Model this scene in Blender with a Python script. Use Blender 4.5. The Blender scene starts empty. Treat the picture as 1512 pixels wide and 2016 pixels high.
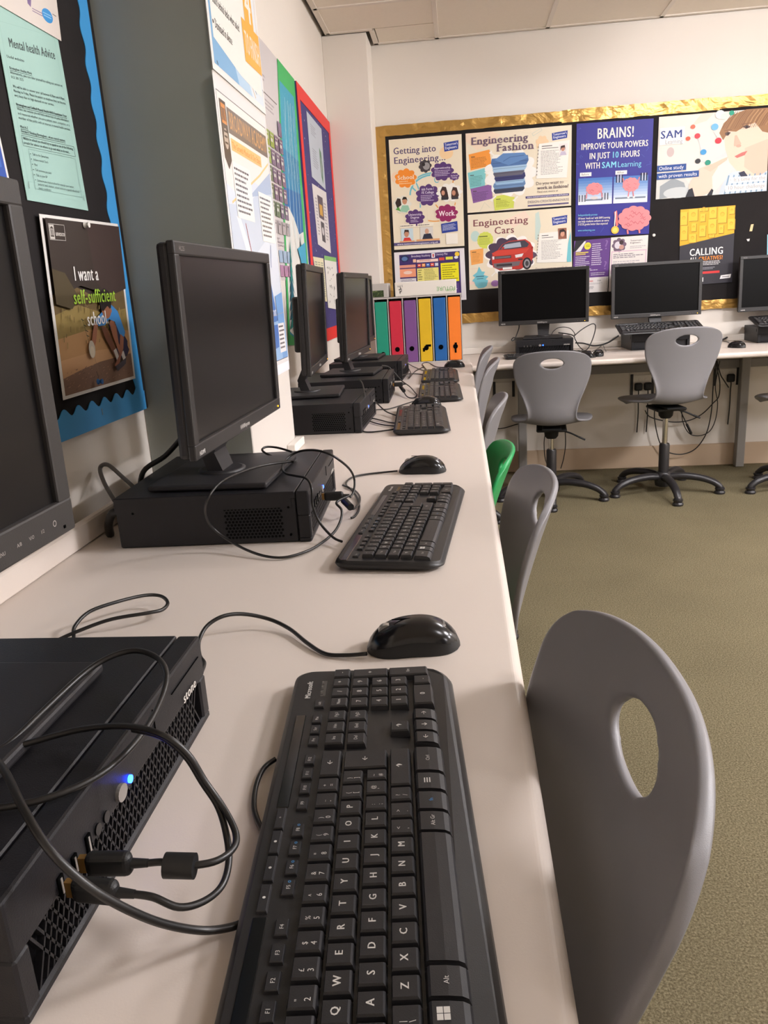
import bpy, bmesh, math, random
from math import pi, sin, cos, radians, sqrt, atan2
from mathutils import Vector, Matrix
random.seed(4)
SC = bpy.context.scene
COL = SC.collection

# ------------------------------------------------------------------ camera, world, exposure
T = 0.773                       # height of the side worktop above the carpet
YAW, PITCH, ROLL, FPX = -0.1098, -0.2795, -0.0619, 1525.61
CAM = Vector((0.0, 0.0, T + 0.3919))
fw = Vector((sin(YAW) * cos(PITCH), cos(YAW) * cos(PITCH), sin(PITCH)))
r0 = Vector((cos(YAW), -sin(YAW), 0)); u0 = r0.cross(fw)
rt = cos(ROLL) * r0 + sin(ROLL) * u0
up = -sin(ROLL) * r0 + cos(ROLL) * u0
cam = bpy.data.cameras.new('camera'); cam.sensor_fit = 'HORIZONTAL'; cam.sensor_width = 36.0
cam.lens = 36.0 * FPX / 1512.0; cam.clip_start = 0.02; cam.clip_end = 60
camo = bpy.data.objects.new('camera', cam); COL.objects.link(camo)
camo.matrix_world = Matrix(((rt.x, up.x, -fw.x, CAM.x), (rt.y, up.y, -fw.y, CAM.y), (rt.z, up.z, -fw.z, CAM.z), (0, 0, 0, 1)))
SC.camera = camo
SC.view_settings.view_transform = 'Standard'; SC.view_settings.look = 'None'
SC.view_settings.gamma = 1.0; SC.view_settings.use_curve_mapping = False
SC.view_settings.exposure = 0.0
w = bpy.data.worlds.new('world'); SC.world = w; w.use_nodes = True
w.node_tree.nodes['Background'].inputs[0].default_value = (0.9, 0.95, 1, 1)
w.node_tree.nodes['Background'].inputs[1].default_value = 0.0
LAMP_E, LAMP_H = 128.0, 0.17
LAMP_C = (1.0, 0.98, 1.02)
LAMPS = [(1.422, 3.30, 0.26), (2.622, 1.50, 1.05), (5.022, 1.50, 1.2), (5.022, -1.50, 0.6), (1.422, 0.30, 0.14), (5.022, 3.90, 0.75)]  # unseen lamps; the faint one near the camera is added fill

# room planes
XW, DB, ZC, FL = -0.685, 4.86, T + 1.70, 0.0
XP, YP0, YP1 = -0.452, 1.612, 2.03           # pillar face with the posters
YPIER, XPIER = 4.61, -0.447
ZB = T - 0.022                               # top of the desk along the back wall
YB0 = 4.13

def ray(px, py):
    return rt * ((px - 756) / FPX) - up * ((py - 1008) / FPX) + fw
def onz(px, py, z):
    d = ray(px, py); return CAM + d * ((z - CAM.z) / d.z)
def ony(px, py, y):
    d = ray(px, py); return CAM + d * ((y - CAM.y) / d.y)
def onx(px, py, x):
    d = ray(px, py); return CAM + d * ((x - CAM.x) / d.x)

# ------------------------------------------------------------------ materials
def lin(c):
    return tuple(((v / 255) / 12.92 if v / 255 <= 0.04045 else ((v / 255 + 0.055) / 1.055) ** 2.4) for v in c[:3])
def mat(name, rgb, rough=0.5, metal=0.0, spec=0.5, var=0.0, vscale=30, bump=0.0, bscale=200, emit=0.0, coat=0.0, trans=0.0):
    m = bpy.data.materials.new(name); m.use_nodes = True
    nt = m.node_tree; b = nt.nodes['Principled BSDF']
    c = lin(rgb)
    b.inputs['Base Color'].default_value = (*c, 1); b.inputs['Roughness'].default_value = rough
    b.inputs['Metallic'].default_value = metal; b.inputs['Specular IOR Level'].default_value = spec
    if coat: b.inputs['Coat Weight'].default_value = coat; b.inputs['Coat Roughness'].default_value = 0.08
    if emit:
        b.inputs['Emission Color'].default_value = (*c, 1); b.inputs['Emission Strength'].default_value = emit
    tc = None
    if var or bump:
        tc = nt.nodes.new('ShaderNodeTexCoord')
    if var:
        n = nt.nodes.new('ShaderNodeTexNoise'); n.inputs['Scale'].default_value = vscale; n.inputs['Detail'].default_value = 6
        nt.links.new(tc.outputs['Object'], n.inputs['Vector'])
        mx = nt.nodes.new('ShaderNodeMix'); mx.data_type = 'RGBA'
        mx.inputs[6].default_value = (*[v * (1 - var) for v in c], 1); mx.inputs[7].default_value = (*[min(1, v * (1 + var)) for v in c], 1)
        nt.links.new(n.outputs['Fac'], mx.inputs[0]); nt.links.new(mx.outputs[2], b.inputs['Base Color'])
    if bump:
        n = nt.nodes.new('ShaderNodeTexNoise'); n.inputs['Scale'].default_value = bscale; n.inputs['Detail'].default_value = 4
        nt.links.new(tc.outputs['Object'], n.inputs['Vector'])
        bp = nt.nodes.new('ShaderNodeBump'); bp.inputs['Strength'].default_value = bump; bp.inputs['Distance'].default_value = 0.002
        nt.links.new(n.outputs['Fac'], bp.inputs['Height']); nt.links.new(bp.outputs[0], b.inputs['Normal'])
    return m
def carpet_mat():
    m = bpy.data.materials.new('carpet'); m.use_nodes = True; nt = m.node_tree; b = nt.nodes['Principled BSDF']
    tc = nt.nodes.new('ShaderNodeTexCoord')
    n1 = nt.nodes.new('ShaderNodeTexNoise'); n1.inputs['Scale'].default_value = 230; n1.inputs['Detail'].default_value = 5; n1.inputs['Roughness'].default_value = 0.75
    n2 = nt.nodes.new('ShaderNodeTexNoise'); n2.inputs['Scale'].default_value = 2.2; n2.inputs['Detail'].default_value = 3
    cr = nt.nodes.new('ShaderNodeValToRGB')
    cr.color_ramp.elements[0].position = 0.30; cr.color_ramp.elements[0].color = (*lin((70, 64, 44)), 1)
    cr.color_ramp.elements[1].position = 0.72; cr.color_ramp.elements[1].color = (*lin((172, 160, 130)), 1)
    e = cr.color_ramp.elements.new(0.5); e.color = (*lin((124, 114, 88)), 1)
    mx = nt.nodes.new('ShaderNodeMix'); mx.data_type = 'RGBA'; mx.blend_type = 'MULTIPLY'; mx.inputs[0].default_value = 0.35
    nt.links.new(tc.outputs['Object'], n1.inputs['Vector']); nt.links.new(tc.outputs['Object'], n2.inputs['Vector'])
    nt.links.new(n1.outputs['Fac'], cr.inputs[0]); nt.links.new(cr.outputs[0], mx.inputs[6]); nt.links.new(n2.outputs['Fac'], mx.inputs[7])
    nt.links.new(mx.outputs[2], b.inputs['Base Color']); b.inputs['Roughness'].default_value = 0.95; b.inputs['Specular IOR Level'].default_value = 0.1
    bp = nt.nodes.new('ShaderNodeBump'); bp.inputs['Strength'].default_value = 0.8; bp.inputs['Distance'].default_value = 0.004
    nt.links.new(n1.outputs['Fac'], bp.inputs['Height']); nt.links.new(bp.outputs[0], b.inputs['Normal'])
    return m
def print_mat(name, rough, spec=0.5):
    m = bpy.data.materials.new(name); m.use_nodes = True; nt = m.node_tree; b = nt.nodes['Principled BSDF']
    a = nt.nodes.new('ShaderNodeAttribute'); a.attribute_name = 'Col'
    nt.links.new(a.outputs['Color'], b.inputs['Base Color']); b.inputs['Roughness'].default_value = rough; b.inputs['Specular IOR Level'].default_value = spec
    return m
def foil_mat():
    m = mat('gold_foil', (192, 152, 84), 0.34, 0.75)
    nt = m.node_tree; b = nt.nodes['Principled BSDF']
    tc = nt.nodes.new('ShaderNodeTexCoord'); mp = nt.nodes.new('ShaderNodeMapping'); mp.inputs['Scale'].default_value = (5, 5, 9)
    n = nt.nodes.new('ShaderNodeTexNoise'); n.inputs['Scale'].default_value = 1.6; n.inputs['Detail'].default_value = 3; n.inputs['Distortion'].default_value = 0.7
    bp = nt.nodes.new('ShaderNodeBump'); bp.inputs['Strength'].default_value = 0.6; bp.inputs['Distance'].default_value = 0.02
    nt.links.new(tc.outputs['Object'], mp.inputs[0]); nt.links.new(mp.outputs[0], n.inputs['Vector'])
    nt.links.new(n.outputs['Fac'], bp.inputs['Height']); nt.links.new(bp.outputs[0], b.inputs['Normal'])
    return m
MT = {}
MT['wall'] = mat('wall_paint', (226, 218, 208), 0.7, spec=0.3, var=0.02, vscale=3, bump=0.05, bscale=300)
MT['pillar'] = mat('pillar_paint', (206, 199, 192), 0.55, spec=0.35, var=0.02, vscale=4, bump=0.05, bscale=300)
MT['greyface'] = mat('pillar_side_grey_green', (152, 155, 148), 0.55, spec=0.35, var=0.02, vscale=4, bump=0.05, bscale=300)  # darker, greener tone for the pillar side towards the camera
MT['tile'] = mat('ceiling_tile', (236, 226, 212), 0.9, spec=0.1, var=0.03, vscale=60, bump=0.25, bscale=350)
MT['grid'] = mat('ceiling_grid_metal', (224, 214, 202), 0.5)
MT['gap'] = mat('dark_gap', (20, 19, 18), 0.9, spec=0.1)
MT['carpet'] = carpet_mat()
MT['skirt'] = mat('baseboard_paint', (196, 172, 146), 0.5, var=0.04, vscale=5)
MT['desk'] = mat('desk_laminate', (213, 201, 191), 0.42, spec=0.45, var=0.015, vscale=8, bump=0.04, bscale=600)
MT['deskedge'] = mat('desk_edge', (216, 205, 196), 0.3, var=0.02, vscale=12)
MT['steel'] = mat('painted_steel', (140, 136, 132), 0.45)
MT['blk'] = mat('black_plastic', (34, 32, 34), 0.48, var=0.04, vscale=400, bump=0.12, bscale=900)
MT['case'] = mat('pc_case_black', (27, 26, 29), 0.42, spec=0.35, bump=0.18, bscale=1200)
MT['bezel'] = mat('monitor_bezel', (38, 36, 36), 0.42)
MT['oldbezel'] = mat('old_monitor_bezel', (44, 41, 40), 0.5, bump=0.1, bscale=900)
MT['screen'] = mat('screen_panel', (13, 11, 12), 0.28, spec=0.4)
MT['screen2'] = mat('screen_panel_dark', (5, 5, 6), 0.30, spec=0.12)
MT['key'] = mat('key_plastic', (33, 32, 34), 0.42, bump=0.08, bscale=1500)
MT['kbody'] = mat('keyboard_body', (30, 29, 30), 0.40, bump=0.06, bscale=1500)
MT['gloss'] = mat('gloss_black', (13, 13, 14), 0.12, spec=0.5)
MT['mtop'] = mat('mouse_top', (20, 19, 21), 0.2, spec=0.5)
MT['matte'] = mat('matte_black', (17, 17, 18), 0.5)
MT['cable'] = mat('cable_black', (28, 26, 25), 0.38)
MT['cablegrey'] = mat('cable_grey', (98, 96, 94), 0.5)
MT['hole'] = mat('vent_hole', (4, 4, 4), 0.9, spec=0.05)
MT['vent'] = mat('vent_shadow', (9, 9, 10), 0.8, spec=0.1)
MT['silver'] = mat('brushed_silver', (190, 186, 182), 0.3, 0.8)
MT['chrome'] = mat('chrome', (210, 206, 200), 0.16, 1.0)
MT['brass'] = mat('usb_contact', (180, 140, 80), 0.35, 0.9)
MT['led'] = mat('blue_led', (20, 60, 255), 0.3, emit=30)
MT['amber'] = mat('amber_led', (255, 170, 20), 0.3, emit=4)
MT['shell'] = mat('grey_polypropylene', (129, 127, 130), 0.42, spec=0.45, bump=0.12, bscale=1500)
MT['green'] = mat('green_polypropylene', (28, 150, 82), 0.38, spec=0.45, bump=0.1, bscale=1500)
MT['base'] = mat('chair_base_nylon', (40, 38, 40), 0.36, bump=0.08, bscale=700)
MT['paper'] = print_mat('printed_paper', 0.5, 0.35)
MT['lamin'] = print_mat('laminated_print', 0.22, 0.5)
MT['felt'] = mat('black_backing', (38, 35, 35), 0.85, spec=0.15, var=0.12, vscale=14, bump=0.15, bscale=120)
MT['blue'] = mat('blue_border_card', (62, 152, 214), 0.55, var=0.03, vscale=8)
MT['white'] = mat('white_plastic', (232, 226, 218), 0.4)
MT['foil'] = foil_mat()
MT['card'] = mat('grey_cardboard', (186, 180, 174), 0.7, var=0.03, vscale=20)
MT['cardw'] = mat('white_cardboard', (232, 226, 216), 0.6)
MT['lamp'] = mat('lamp_diffuser', (255, 240, 222), 0.5, emit=5)
for k, c in dict(teal=(30, 150, 122), red=(206, 42, 66), purple=(122, 78, 140), yellow=(222, 182, 30), navy=(26, 96, 166), orange=(244, 128, 40)).items():
    MT['f_' + k] = mat('file_' + k, c, 0.45, var=0.06, vscale=25)

# ------------------------------------------------------------------ object helpers
def tag(o, label=None, cat=None, group=None, kind=None):
    if label: o['label'] = label
    if cat: o['category'] = cat
    if group: o['group'] = group
    if kind: o['kind'] = kind
    return o
def empty(name, loc=(0, 0, 0), rz=0.0):
    o = bpy.data.objects.new(name, None); COL.objects.link(o); o.empty_display_size = 0.05
    o.location = loc; o.rotation_euler = (0, 0, rz); return o
def mw(o):
    return Matrix.Translation(o.location) @ o.rotation_euler.to_matrix().to_4x4()
def children_of(o):
    return [c for c in o.children]
def copy_tree(o, parent=None):
    c = o.copy(); COL.objects.link(c); c.parent = parent
    for ch in children_of(o): copy_tree(ch, c)
    return c
class MB:
    def __init__(s): s.v = []; s.f = []; s.c = []; s.sm = []
    def add(s, vs, fs, col=None, smooth=False):
        n = len(s.v); s.v += [tuple(p) for p in vs]
        for f in fs: s.f.append(tuple(i + n for i in f)); s.c.append(col); s.sm.append(smooth)
        return s
    def box(s, c, d, b=0.0, M=None, seg=1):
        """box centre c, full size d, bevel b"""
        bm = bmesh.new(); bmesh.ops.create_cube(bm, size=1)
        for v in bm.verts: v.co = Vector((v.co.x * d[0], v.co.y * d[1], v.co.z * d[2]))
        if b: bmesh.ops.bevel(bm, geom=bm.edges[:], offset=b, segments=seg, affect='EDGES', profile=0.5)
        bm.verts.index_update()
        vs = [(v.co + Vector(c)) for v in bm.verts]
        if M is not None: vs = [M @ v for v in vs]
        s.add(vs, [[v.index for v in f.verts] for f in bm.faces], smooth=False); bm.free(); return s
    def cyl(s, a, b, r0, r1=None, n=16, caps=True, smooth=True):
        a = Vector(a); b = Vector(b); r1 = r0 if r1 is None else r1
        d = (b - a).normalized(); x = d.orthogonal().normalized(); y = d.cross(x)
        vs = []
        for p, r in ((a, r0), (b, r1)):
            for i in range(n):
                t = 2 * pi * i / n; vs.append(p + x * (r * cos(t)) + y * (r * sin(t)))
        s.add(vs, [(i, (i + 1) % n, n + (i + 1) % n, n + i) for i in range(n)], smooth=smooth)
        if caps: s.add(vs, [tuple(range(n))[::-1], tuple(range(n, 2 * n))])
        return s
    def lathe(s, prof, n=20, M=None):
        vs = []
        for r, z in prof:
            for i in range(n):
                t = 2 * pi * i / n; vs.append(Vector((r * cos(t), r * sin(t), z)))
        if M is not None: vs = [M @ v for v in vs]
        fs = []
        for k in range(len(prof) - 1):
            for i in range(n):
                j = (i + 1) % n; fs.append((k * n + i, k * n + j, (k + 1) * n + j, (k + 1) * n + i))
        s.add(vs, fs, smooth=True)
        s.add(vs, [tuple(range(n))[::-1], tuple(range((len(prof) - 1) * n, len(prof) * n))]); return s
    def tube(s, pts, rad, n=8, flat=1.0, caps=True):
        pts = [Vector(p) for p in pts]; N = len(pts)
        rads = rad if isinstance(rad, (list, tuple)) else [rad] * N
        tg = [(pts[min(i + 1, N - 1)] - pts[max(i - 1, 0)]).normalized() for i in range(N)]
        x = tg[0].cross(Vector((0, 0, 1)))
        if x.length < 1e-3: x = tg[0].orthogonal()
        x.normalize(); vs = []
        for i in range(N):
            x = (x - tg[i] * x.dot(tg[i]))
            if x.length < 1e-5: x = tg[i].orthogonal()
            x.normalize(); y = tg[i].cross(x)
            for k in range(n):
                t = 2 * pi * k / n; vs.append(pts[i] + x * (rads[i] * cos(t)) + y * (rads[i] * flat * sin(t)))
        fs = [(i * n + k, i * n + (k + 1) % n, (i + 1) * n + (k + 1) % n, (i + 1) * n + k) for i in range(N - 1) for k in range(n)]
        s.add(vs, fs, smooth=True)
        if caps: s.add(vs, [tuple(range(n))[::-1], tuple(range((N - 1) * n, N * n))])
        return s
    def prism(s, poly, z0, z1, M=None):
        n = len(poly); vs = [Vector((p[0], p[1], z0)) for p in poly] + [Vector((p[0], p[1], z1)) for p in poly]
        if M is not None: vs = [M @ v for v in vs]
        s.add(vs, [tuple(range(n))[::-1], tuple(range(n, 2 * n))] + [(i, (i + 1) % n, n + (i + 1) % n, n + i) for i in range(n)]); return s
    def mesh(s, name, m):
        me = bpy.data.meshes.new(name); me.from_pydata(s.v, [], s.f); me.materials.append(m)
        me.polygons.foreach_set('use_smooth', s.sm)
        if any(c is not None for c in s.c):
            at = me.color_attributes.new('Col', 'FLOAT_COLOR', 'CORNER'); buf = []
            for p, c in zip(me.polygons, s.c):
                buf += [*(c or (0.8, 0.8, 0.8)), 1.0] * p.loop_total
            at.data.foreach_set('color', buf)
        me.update(); return me
    def build(s, name, m, parent=None, local=True):
        """local=False: the vertices are world coordinates, carried into the parent's frame"""
        if parent is not None and not local:
            inv = chain(parent).inverted(); s.v = [tuple(inv @ Vector(p)) for p in s.v]
        o = bpy.data.objects.new(name, s.mesh(name, m)); COL.objects.link(o); o.parent = parent; return o
def chain(o):
    M = mw(o)
    while o.parent is not None:
        o = o.parent; M = mw(o) @ M
    return M
def smooth_pts(P, k=6):
    P = [Vector(p) for p in P]; out = []
    for i in range(len(P) - 1):
        p0 = P[max(i - 1, 0)]; p1 = P[i]; p2 = P[i + 1]; p3 = P[min(i + 2, len(P) - 1)]
        for j in range(k):
            t = j / k
            out.append(0.5 * ((2 * p1) + (-p0 + p2) * t + (2 * p0 - 5 * p1 + 4 * p2 - p3) * t * t + (-p0 + 3 * p1 - 3 * p2 + p3) * t ** 3))
    out.append(P[-1]); return out

# ------------------------------------------------------------------ lettering
CH = ''.join(chr(i) for i in range(33, 127)) + '£€¬←↑↓→'
GL = {}
def load_glyphs():
    fs = []
    for bold in (0, 1):
        for c in CH:
            for suf in ('', '|'):
                cu = bpy.data.curves.new('g', 'FONT'); cu.body = c + suf; cu.resolution_u = 2; cu.fill_mode = 'FRONT'
                o = bpy.data.objects.new('g', cu); COL.objects.link(o); fs.append((bold, c, suf, o))
    cu = bpy.data.curves.new('g', 'FONT'); cu.body = '|'; ob = bpy.data.objects.new('g', cu); COL.objects.link(ob)
    bpy.context.view_layer.update(); dg = bpy.context.evaluated_depsgraph_get()
    def data(o):
        me = o.evaluated_get(dg).to_mesh(); v = [(p.co.x, p.co.y) for p in me.vertices]; f = [tuple(p.vertices) for p in me.polygons]
        o.evaluated_get(dg).to_mesh_clear(); return v, f
    bar = max(x for x, y in data(ob)[0])
    for bold, c, suf, o in fs:
        v, f = data(o)
        if suf == '':
            if bold:
                n_ = len(v); v = [(x + d, y) for d in (0, .025, .05) for x, y in v]; f = [tuple(i + n_ * k for i in q) for k in range(3) for q in f]
            GL[(bold, c)] = [v, f, 0.3]
        elif v: GL[(bold, c)][2] = max(x for x, y in v) - bar + (0.05 if bold else 0)
    for _, _, _, o in fs + [(0, 0, 0, ob)]:
        cu = o.data; bpy.data.objects.remove(o); bpy.data.curves.remove(cu)
load_glyphs()
CAPH = max(y for x, y in GL[(0, 'H')][0]); SPACE = 0.28
def twidth(s, bold): return sum(SPACE if c == ' ' else GL.get((bold, c), (0, 0, .5))[2] for c in s)
FEET = dict(i=(.5,), n=(.18, .82), r=(.25,), h=(.18, .82), F=(.2,), k=(.18, .85), l=(.5,), f=(.4,), H=(.18, .82))
def text_into(mb, s, fn, size, col, bold=0, sx=1.0, slab=False):
    """fn(x, y) maps text-plane units to a 3-D point; size = cap height"""
    k = size / CAPH; x = 0.0
    o_, a_, b_ = (Vector(fn(*q)) for q in ((0, 0), (size, 0), (0, size))); nr = (a_ - o_).cross(b_ - o_).normalized() * 1.3e-5
    for c in s:
        if c == ' ': x += SPACE; continue
        v, f, a = GL[(bold, c)]
        n3 = len(v) // 3 if bold else len(v)           # bold strokes: three overlaid copies, a hair apart
        mb.add([Vector(fn((x + px) * k * sx, py * k)) + nr * (i // n3) for i, (px, py) in enumerate(v)], f, col)
        if slab and c in FEET:
            x0 = min(p[0] for p in v); x1 = max(p[0] for p in v)
            for q in FEET[c]:
                cx = x + x0 + (x1 - x0) * q
                mb.add([fn((cx + dx) * k * sx, dy * k) for dx, dy in ((-.13, -.01), (.13, -.01), (.13, .075), (-.13, .075))], [(0, 1, 2, 3)], col)
        x += a
    return x * k * sx

# ------------------------------------------------------------------ printed sheets (flat prints, built at their place and size)
class Sheet:
    """corners TL, TR, BR, BL (world); canvas units W x H with b running down; n = outward normal"""
    def __init__(s, TL, TR, BR, BL, W, H, n, bg, th=0.0008, gap=0.001):
        s.c = [Vector(p) for p in (TL, TR, BR, BL)]; s.W = W; s.H = H; s.n = Vector(n); s.k = 0; s.gap = gap; s.mb = MB()
        if bg is not None:
            c = lin(bg); p = [q + s.n * gap for q in s.c] + [q + s.n * (gap + th) for q in s.c]
            s.mb.add(p, [(0, 1, 2, 3), (7, 6, 5, 4)] + [(i + 4, (i + 1) % 4 + 4, (i + 1) % 4, i) for i in range(4)], c)
        s.base = gap + th
    def P(s, a, b):
        u = a / s.W; v = b / s.H; c = s.c
        return (c[0] * (1 - u) + c[1] * u) * (1 - v) + (c[3] * (1 - u) + c[2] * u) * v + s.n * (s.base + s.k * 4e-5)
    def poly(s, pts, col):
        s.k += 1; s.mb.add([s.P(*p) for p in pts], [tuple(range(len(pts)))], lin(col)); return s
    def rect(s, x0, y0, x1, y1, col, sk=0.0): return s.poly([(x0, y0), (x1, y0 + sk * (x1 - x0)), (x1 - 0, y1 + sk * (x1 - x0)), (x0, y1)], col)
    def rects(s, L, col):
        s.k += 1
        for x0, y0, x1, y1 in L: s.mb.add([s.P(x0, y0), s.P(x1, y0), s.P(x1, y1), s.P(x0, y1)], [(0, 1, 2, 3)], lin(col))
    def frame(s, x0, y0, x1, y1, t, col): s.rects([(x0, y0, x1, y0 + t), (x0, y1 - t, x1, y1), (x0, y0 + t, x0 + t, y1 - t), (x1 - t, y0 + t, x1, y1 - t)], col)
    def ell(s, cx, cy, rx, ry, col, n=18, rot=0.0):
        return s.poly([(cx + rx * cos(2 * pi * i / n) * cos(rot) - ry * sin(2 * pi * i / n) * sin(rot), cy + rx * cos(2 * pi * i / n) * sin(rot) + ry * sin(2 * pi * i / n) * cos(rot)) for i in range(n)], col)
    def cloud(s, cx, cy, rx, ry, col, nb=9, edge=None, amp=0.10):
        if edge: s.cloud(cx, cy, rx + 5, ry + 5, edge, nb, None, amp)
        N = nb * 6
        return s.poly([(cx + rx * (1 - amp + amp * 2 * abs(sin(nb * pi * i / N))) * cos(2 * pi * i / N + .3), cy + ry * (1 - amp + amp * 2 * abs(sin(nb * pi * i / N))) * sin(2 * pi * i / N + .3)) for i in range(N)], col)
    def line(s, pts, w, col):
        s.k += 1
        for p, q in zip(pts[:-1], pts[1:]):
            dx, dy = q[0] - p[0], q[1] - p[1]; L = math.hypot(dx, dy) or 1; nx, ny = -dy / L * w / 2, dx / L * w / 2
            s.mb.add([s.P(p[0] + nx, p[1] + ny), s.P(q[0] + nx, q[1] + ny), s.P(q[0] - nx, q[1] - ny), s.P(p[0] - nx, p[1] - ny)], [(0, 1, 2, 3)], lin(col))
    def text(s, t, x, y, h, col, x1=None, bold=0, slab=False, rot=0.0, centre=None):
        """baseline start (x, y), cap height h; x1: squeeze to end there; centre: centre on x"""
        s.k += 1; w0 = twidth(t, bold) * h / CAPH; sx = 1.0
        if x1 is not None: sx = (x1 - x) / w0
        if centre: x = x - w0 / 2 * cos(rot)
        cr, sr = cos(rot), sin(rot)
        text_into(s.mb, t, lambda a, b: s.P(x + a * cr + b * sr, y + a * sr - b * cr), h, lin(col), bold, sx, slab)
    def lines(s, x0, y0, x1, y1, n, col, th=None, rnd=0.35, words=True, sk=0.0):
        s.k += 1; R = random.Random(int(x0 * 7 + y0 * 13 + n)); dy = (y1 - y0) / n; th = th or dy * 0.42
        for i in range(n):
            y = y0 + dy * i; x = x0; xe = x1 - (x1 - x0) * R.random() * rnd
            while x < xe:
                w_ = (x1 - x0) * (0.05 + 0.10 * R.random()) if words else xe - x0
                e = min(x + w_, xe); ya, yb = y + sk * (x - x0), y + sk * (e - x0)
                s.mb.add([s.P(x, ya), s.P(e, yb), s.P(e, yb + th), s.P(x, ya + th)], [(0, 1, 2, 3)], lin(col)); x = e + (x1 - x0) * 0.018
    def build(s, name, label, cat='poster', group=None, m='paper', parent=None):
        o = s.mb.build(name, MT[m], parent)
        if parent is None: tag(o, label, cat, group)
        elif label: tag(o, label)
        return o
def plane_sheet(fn, px, W, H, n, bg, **k):
    return Sheet(*[fn(*p) for p in px], W, H, n, bg, **k)
NB = (0, -1, 0); NL = (1, 0, 0)

# ================================================================== the setting
def struct(name, mb, m, parent=None):
    o = mb.build(name, m, parent)
    if parent is None: o['kind'] = 'structure'
    return o
XR, YF = 7.4, -3.4
struct('floor', MB().box(((XW + XR) / 2, (YF + DB) / 2, -0.05), (XR - XW + 0.4, DB - YF + 0.4, 0.1)), MT['carpet'])
struct('wall_back', MB().box(((XW + XR) / 2, DB + 0.05, ZC / 2 + 0.1), (XR - XW + 0.4, 0.1, ZC + 0.2)), MT['wall'])
struct('wall_left', MB().box((XW - 0.05, (YF + DB) / 2, ZC / 2 + 0.1), (0.1, DB - YF, ZC + 0.2)), MT['wall'])
struct('wall_right', MB().box((XR + 0.05, (YF + DB) / 2, ZC / 2 + 0.1), (0.1, DB - YF, ZC + 0.2)), MT['wall'])
struct('wall_front', MB().box(((XW + XR) / 2, YF - 0.05, ZC / 2 + 0.1), (XR - XW + 0.4, 0.1, ZC + 0.2)), MT['wall'])
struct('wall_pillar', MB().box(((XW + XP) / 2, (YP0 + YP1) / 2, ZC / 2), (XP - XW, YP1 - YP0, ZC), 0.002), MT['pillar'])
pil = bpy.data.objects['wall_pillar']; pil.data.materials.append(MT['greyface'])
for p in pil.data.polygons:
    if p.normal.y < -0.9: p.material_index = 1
struct('wall_pier', MB().box(((XW + XPIER) / 2, (YPIER + DB) / 2, ZC / 2), (XPIER - XW, DB - YPIER, ZC), 0.002), MT['wall'])
struct('baseboard_back', MB().box(((XPIER + XR) / 2, DB - 0.008, 0.068), (XR - XPIER, 0.016, 0.136), 0.004), MT['skirt'])
struct('baseboard_left', MB().box((XW + 0.008, (YF + YP0) / 2, 0.068), (0.016, YP0 - YF, 0.136), 0.004), MT['skirt'])
struct('trim_pillar', MB().box((XP + 0.011, 1.985, T + 0.012), (0.022, 0.12, 0.022), 0.002), MT['white'])
# suspended ceiling: separate tiles laid in a metal grid, dark shadow gap against the left wall
ceil = struct('ceiling', MB().box(((XW + XR) / 2, (YF + DB) / 2, ZC + 0.12), (XR - XW, DB - YF, 0.04)), MT['gap'])
gx = [XW + 0.028, -0.078] + [-0.078 + 0.6 * i for i in range(1, 13)] + [XR - 0.02]
gy = [DB - 0.02, 4.20]
while gy[-1] - 0.6 > YF: gy.append(gy[-1] - 0.6)
gy.append(YF + 0.02)
lampcells = [(x, y) for x, y, _ in LAMPS]
def in_lamp(x0, x1, y0, y1):
    return any(x0 < lx < x1 and y0 < ly < y1 for lx, ly in lampcells)
LAMPBOX = []
tm = {}
for i in range(len(gx) - 1):
    for j in range(len(gy) - 1):
        x0, x1, y1, y0 = gx[i], gx[i + 1], gy[j], gy[j + 1]
        ya = y1
        if i == 0 and j == 0: ya = YPIER - 0.02        # cut round the pier
        if i == 0 and y0 < YP1 and y1 > YP0: x0 = XP + 0.02
        if in_lamp(x0, x1, y0, y1): LAMPBOX.append((x0, x1, y0, y1)); continue
        if x1 - x0 < 0.08: continue
        key = (round(x1 - x0, 3), round(ya - y0, 3))
        if key not in tm: tm[key] = MB().box((0, 0, 0), (key[0] - 0.020, key[1] - 0.020, 0.014), 0.002).mesh('ceiling_tile', MT['tile'])
        o = bpy.data.objects.new('ceiling_tile', tm[key]); COL.objects.link(o); o.parent = ceil
        o.location = ((x0 + x1) / 2, (ya + y0) / 2, ZC + 0.011)
MB().box(((XPIER + 0.04 + gx[1]) / 2, (YPIER - 0.02 + gy[0]) / 2 - 0.005, ZC + 0.011), (gx[1] - XPIER - 0.06, gy[0] - YPIER + 0.012, 0.014)).build('ceiling_tile', MT['tile'], ceil)
def strip(x0, y0, x1, y1, name='ceiling_grid'):
    MB().box(((x0 + x1) / 2, (y0 + y1) / 2, ZC + 0.007), (x1 - x0, y1 - y0, 0.016), 0.001).build(name, MT['grid'], ceil)
for y in gy[1:-1]: strip(XW + 0.03 if not (YP0 - .1 < y < YP1 + .1) else XP + .02, y - 0.012, XR - 0.01, y + 0.012)
for x in gx[1:-1]: strip(x - 0.012, YF + 0.01, x + 0.012, DB - 0.01)
strip(XW + 0.022, YF + 0.02, XW + 0.05, YP0 - 0.02); strip(XW + 0.022, YP1 + 0.02, XW + 0.05, YPIER - 0.015)
strip(XW + 0.03, YPIER - 0.036, XPIER + 0.035, YPIER - 0.010); strip(XPIER + 0.018, YPIER - 0.01, XPIER + 0.045, DB - 0.012)
strip(XPIER + 0.02, DB - 0.036, XR - 0.02, DB - 0.012)
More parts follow.
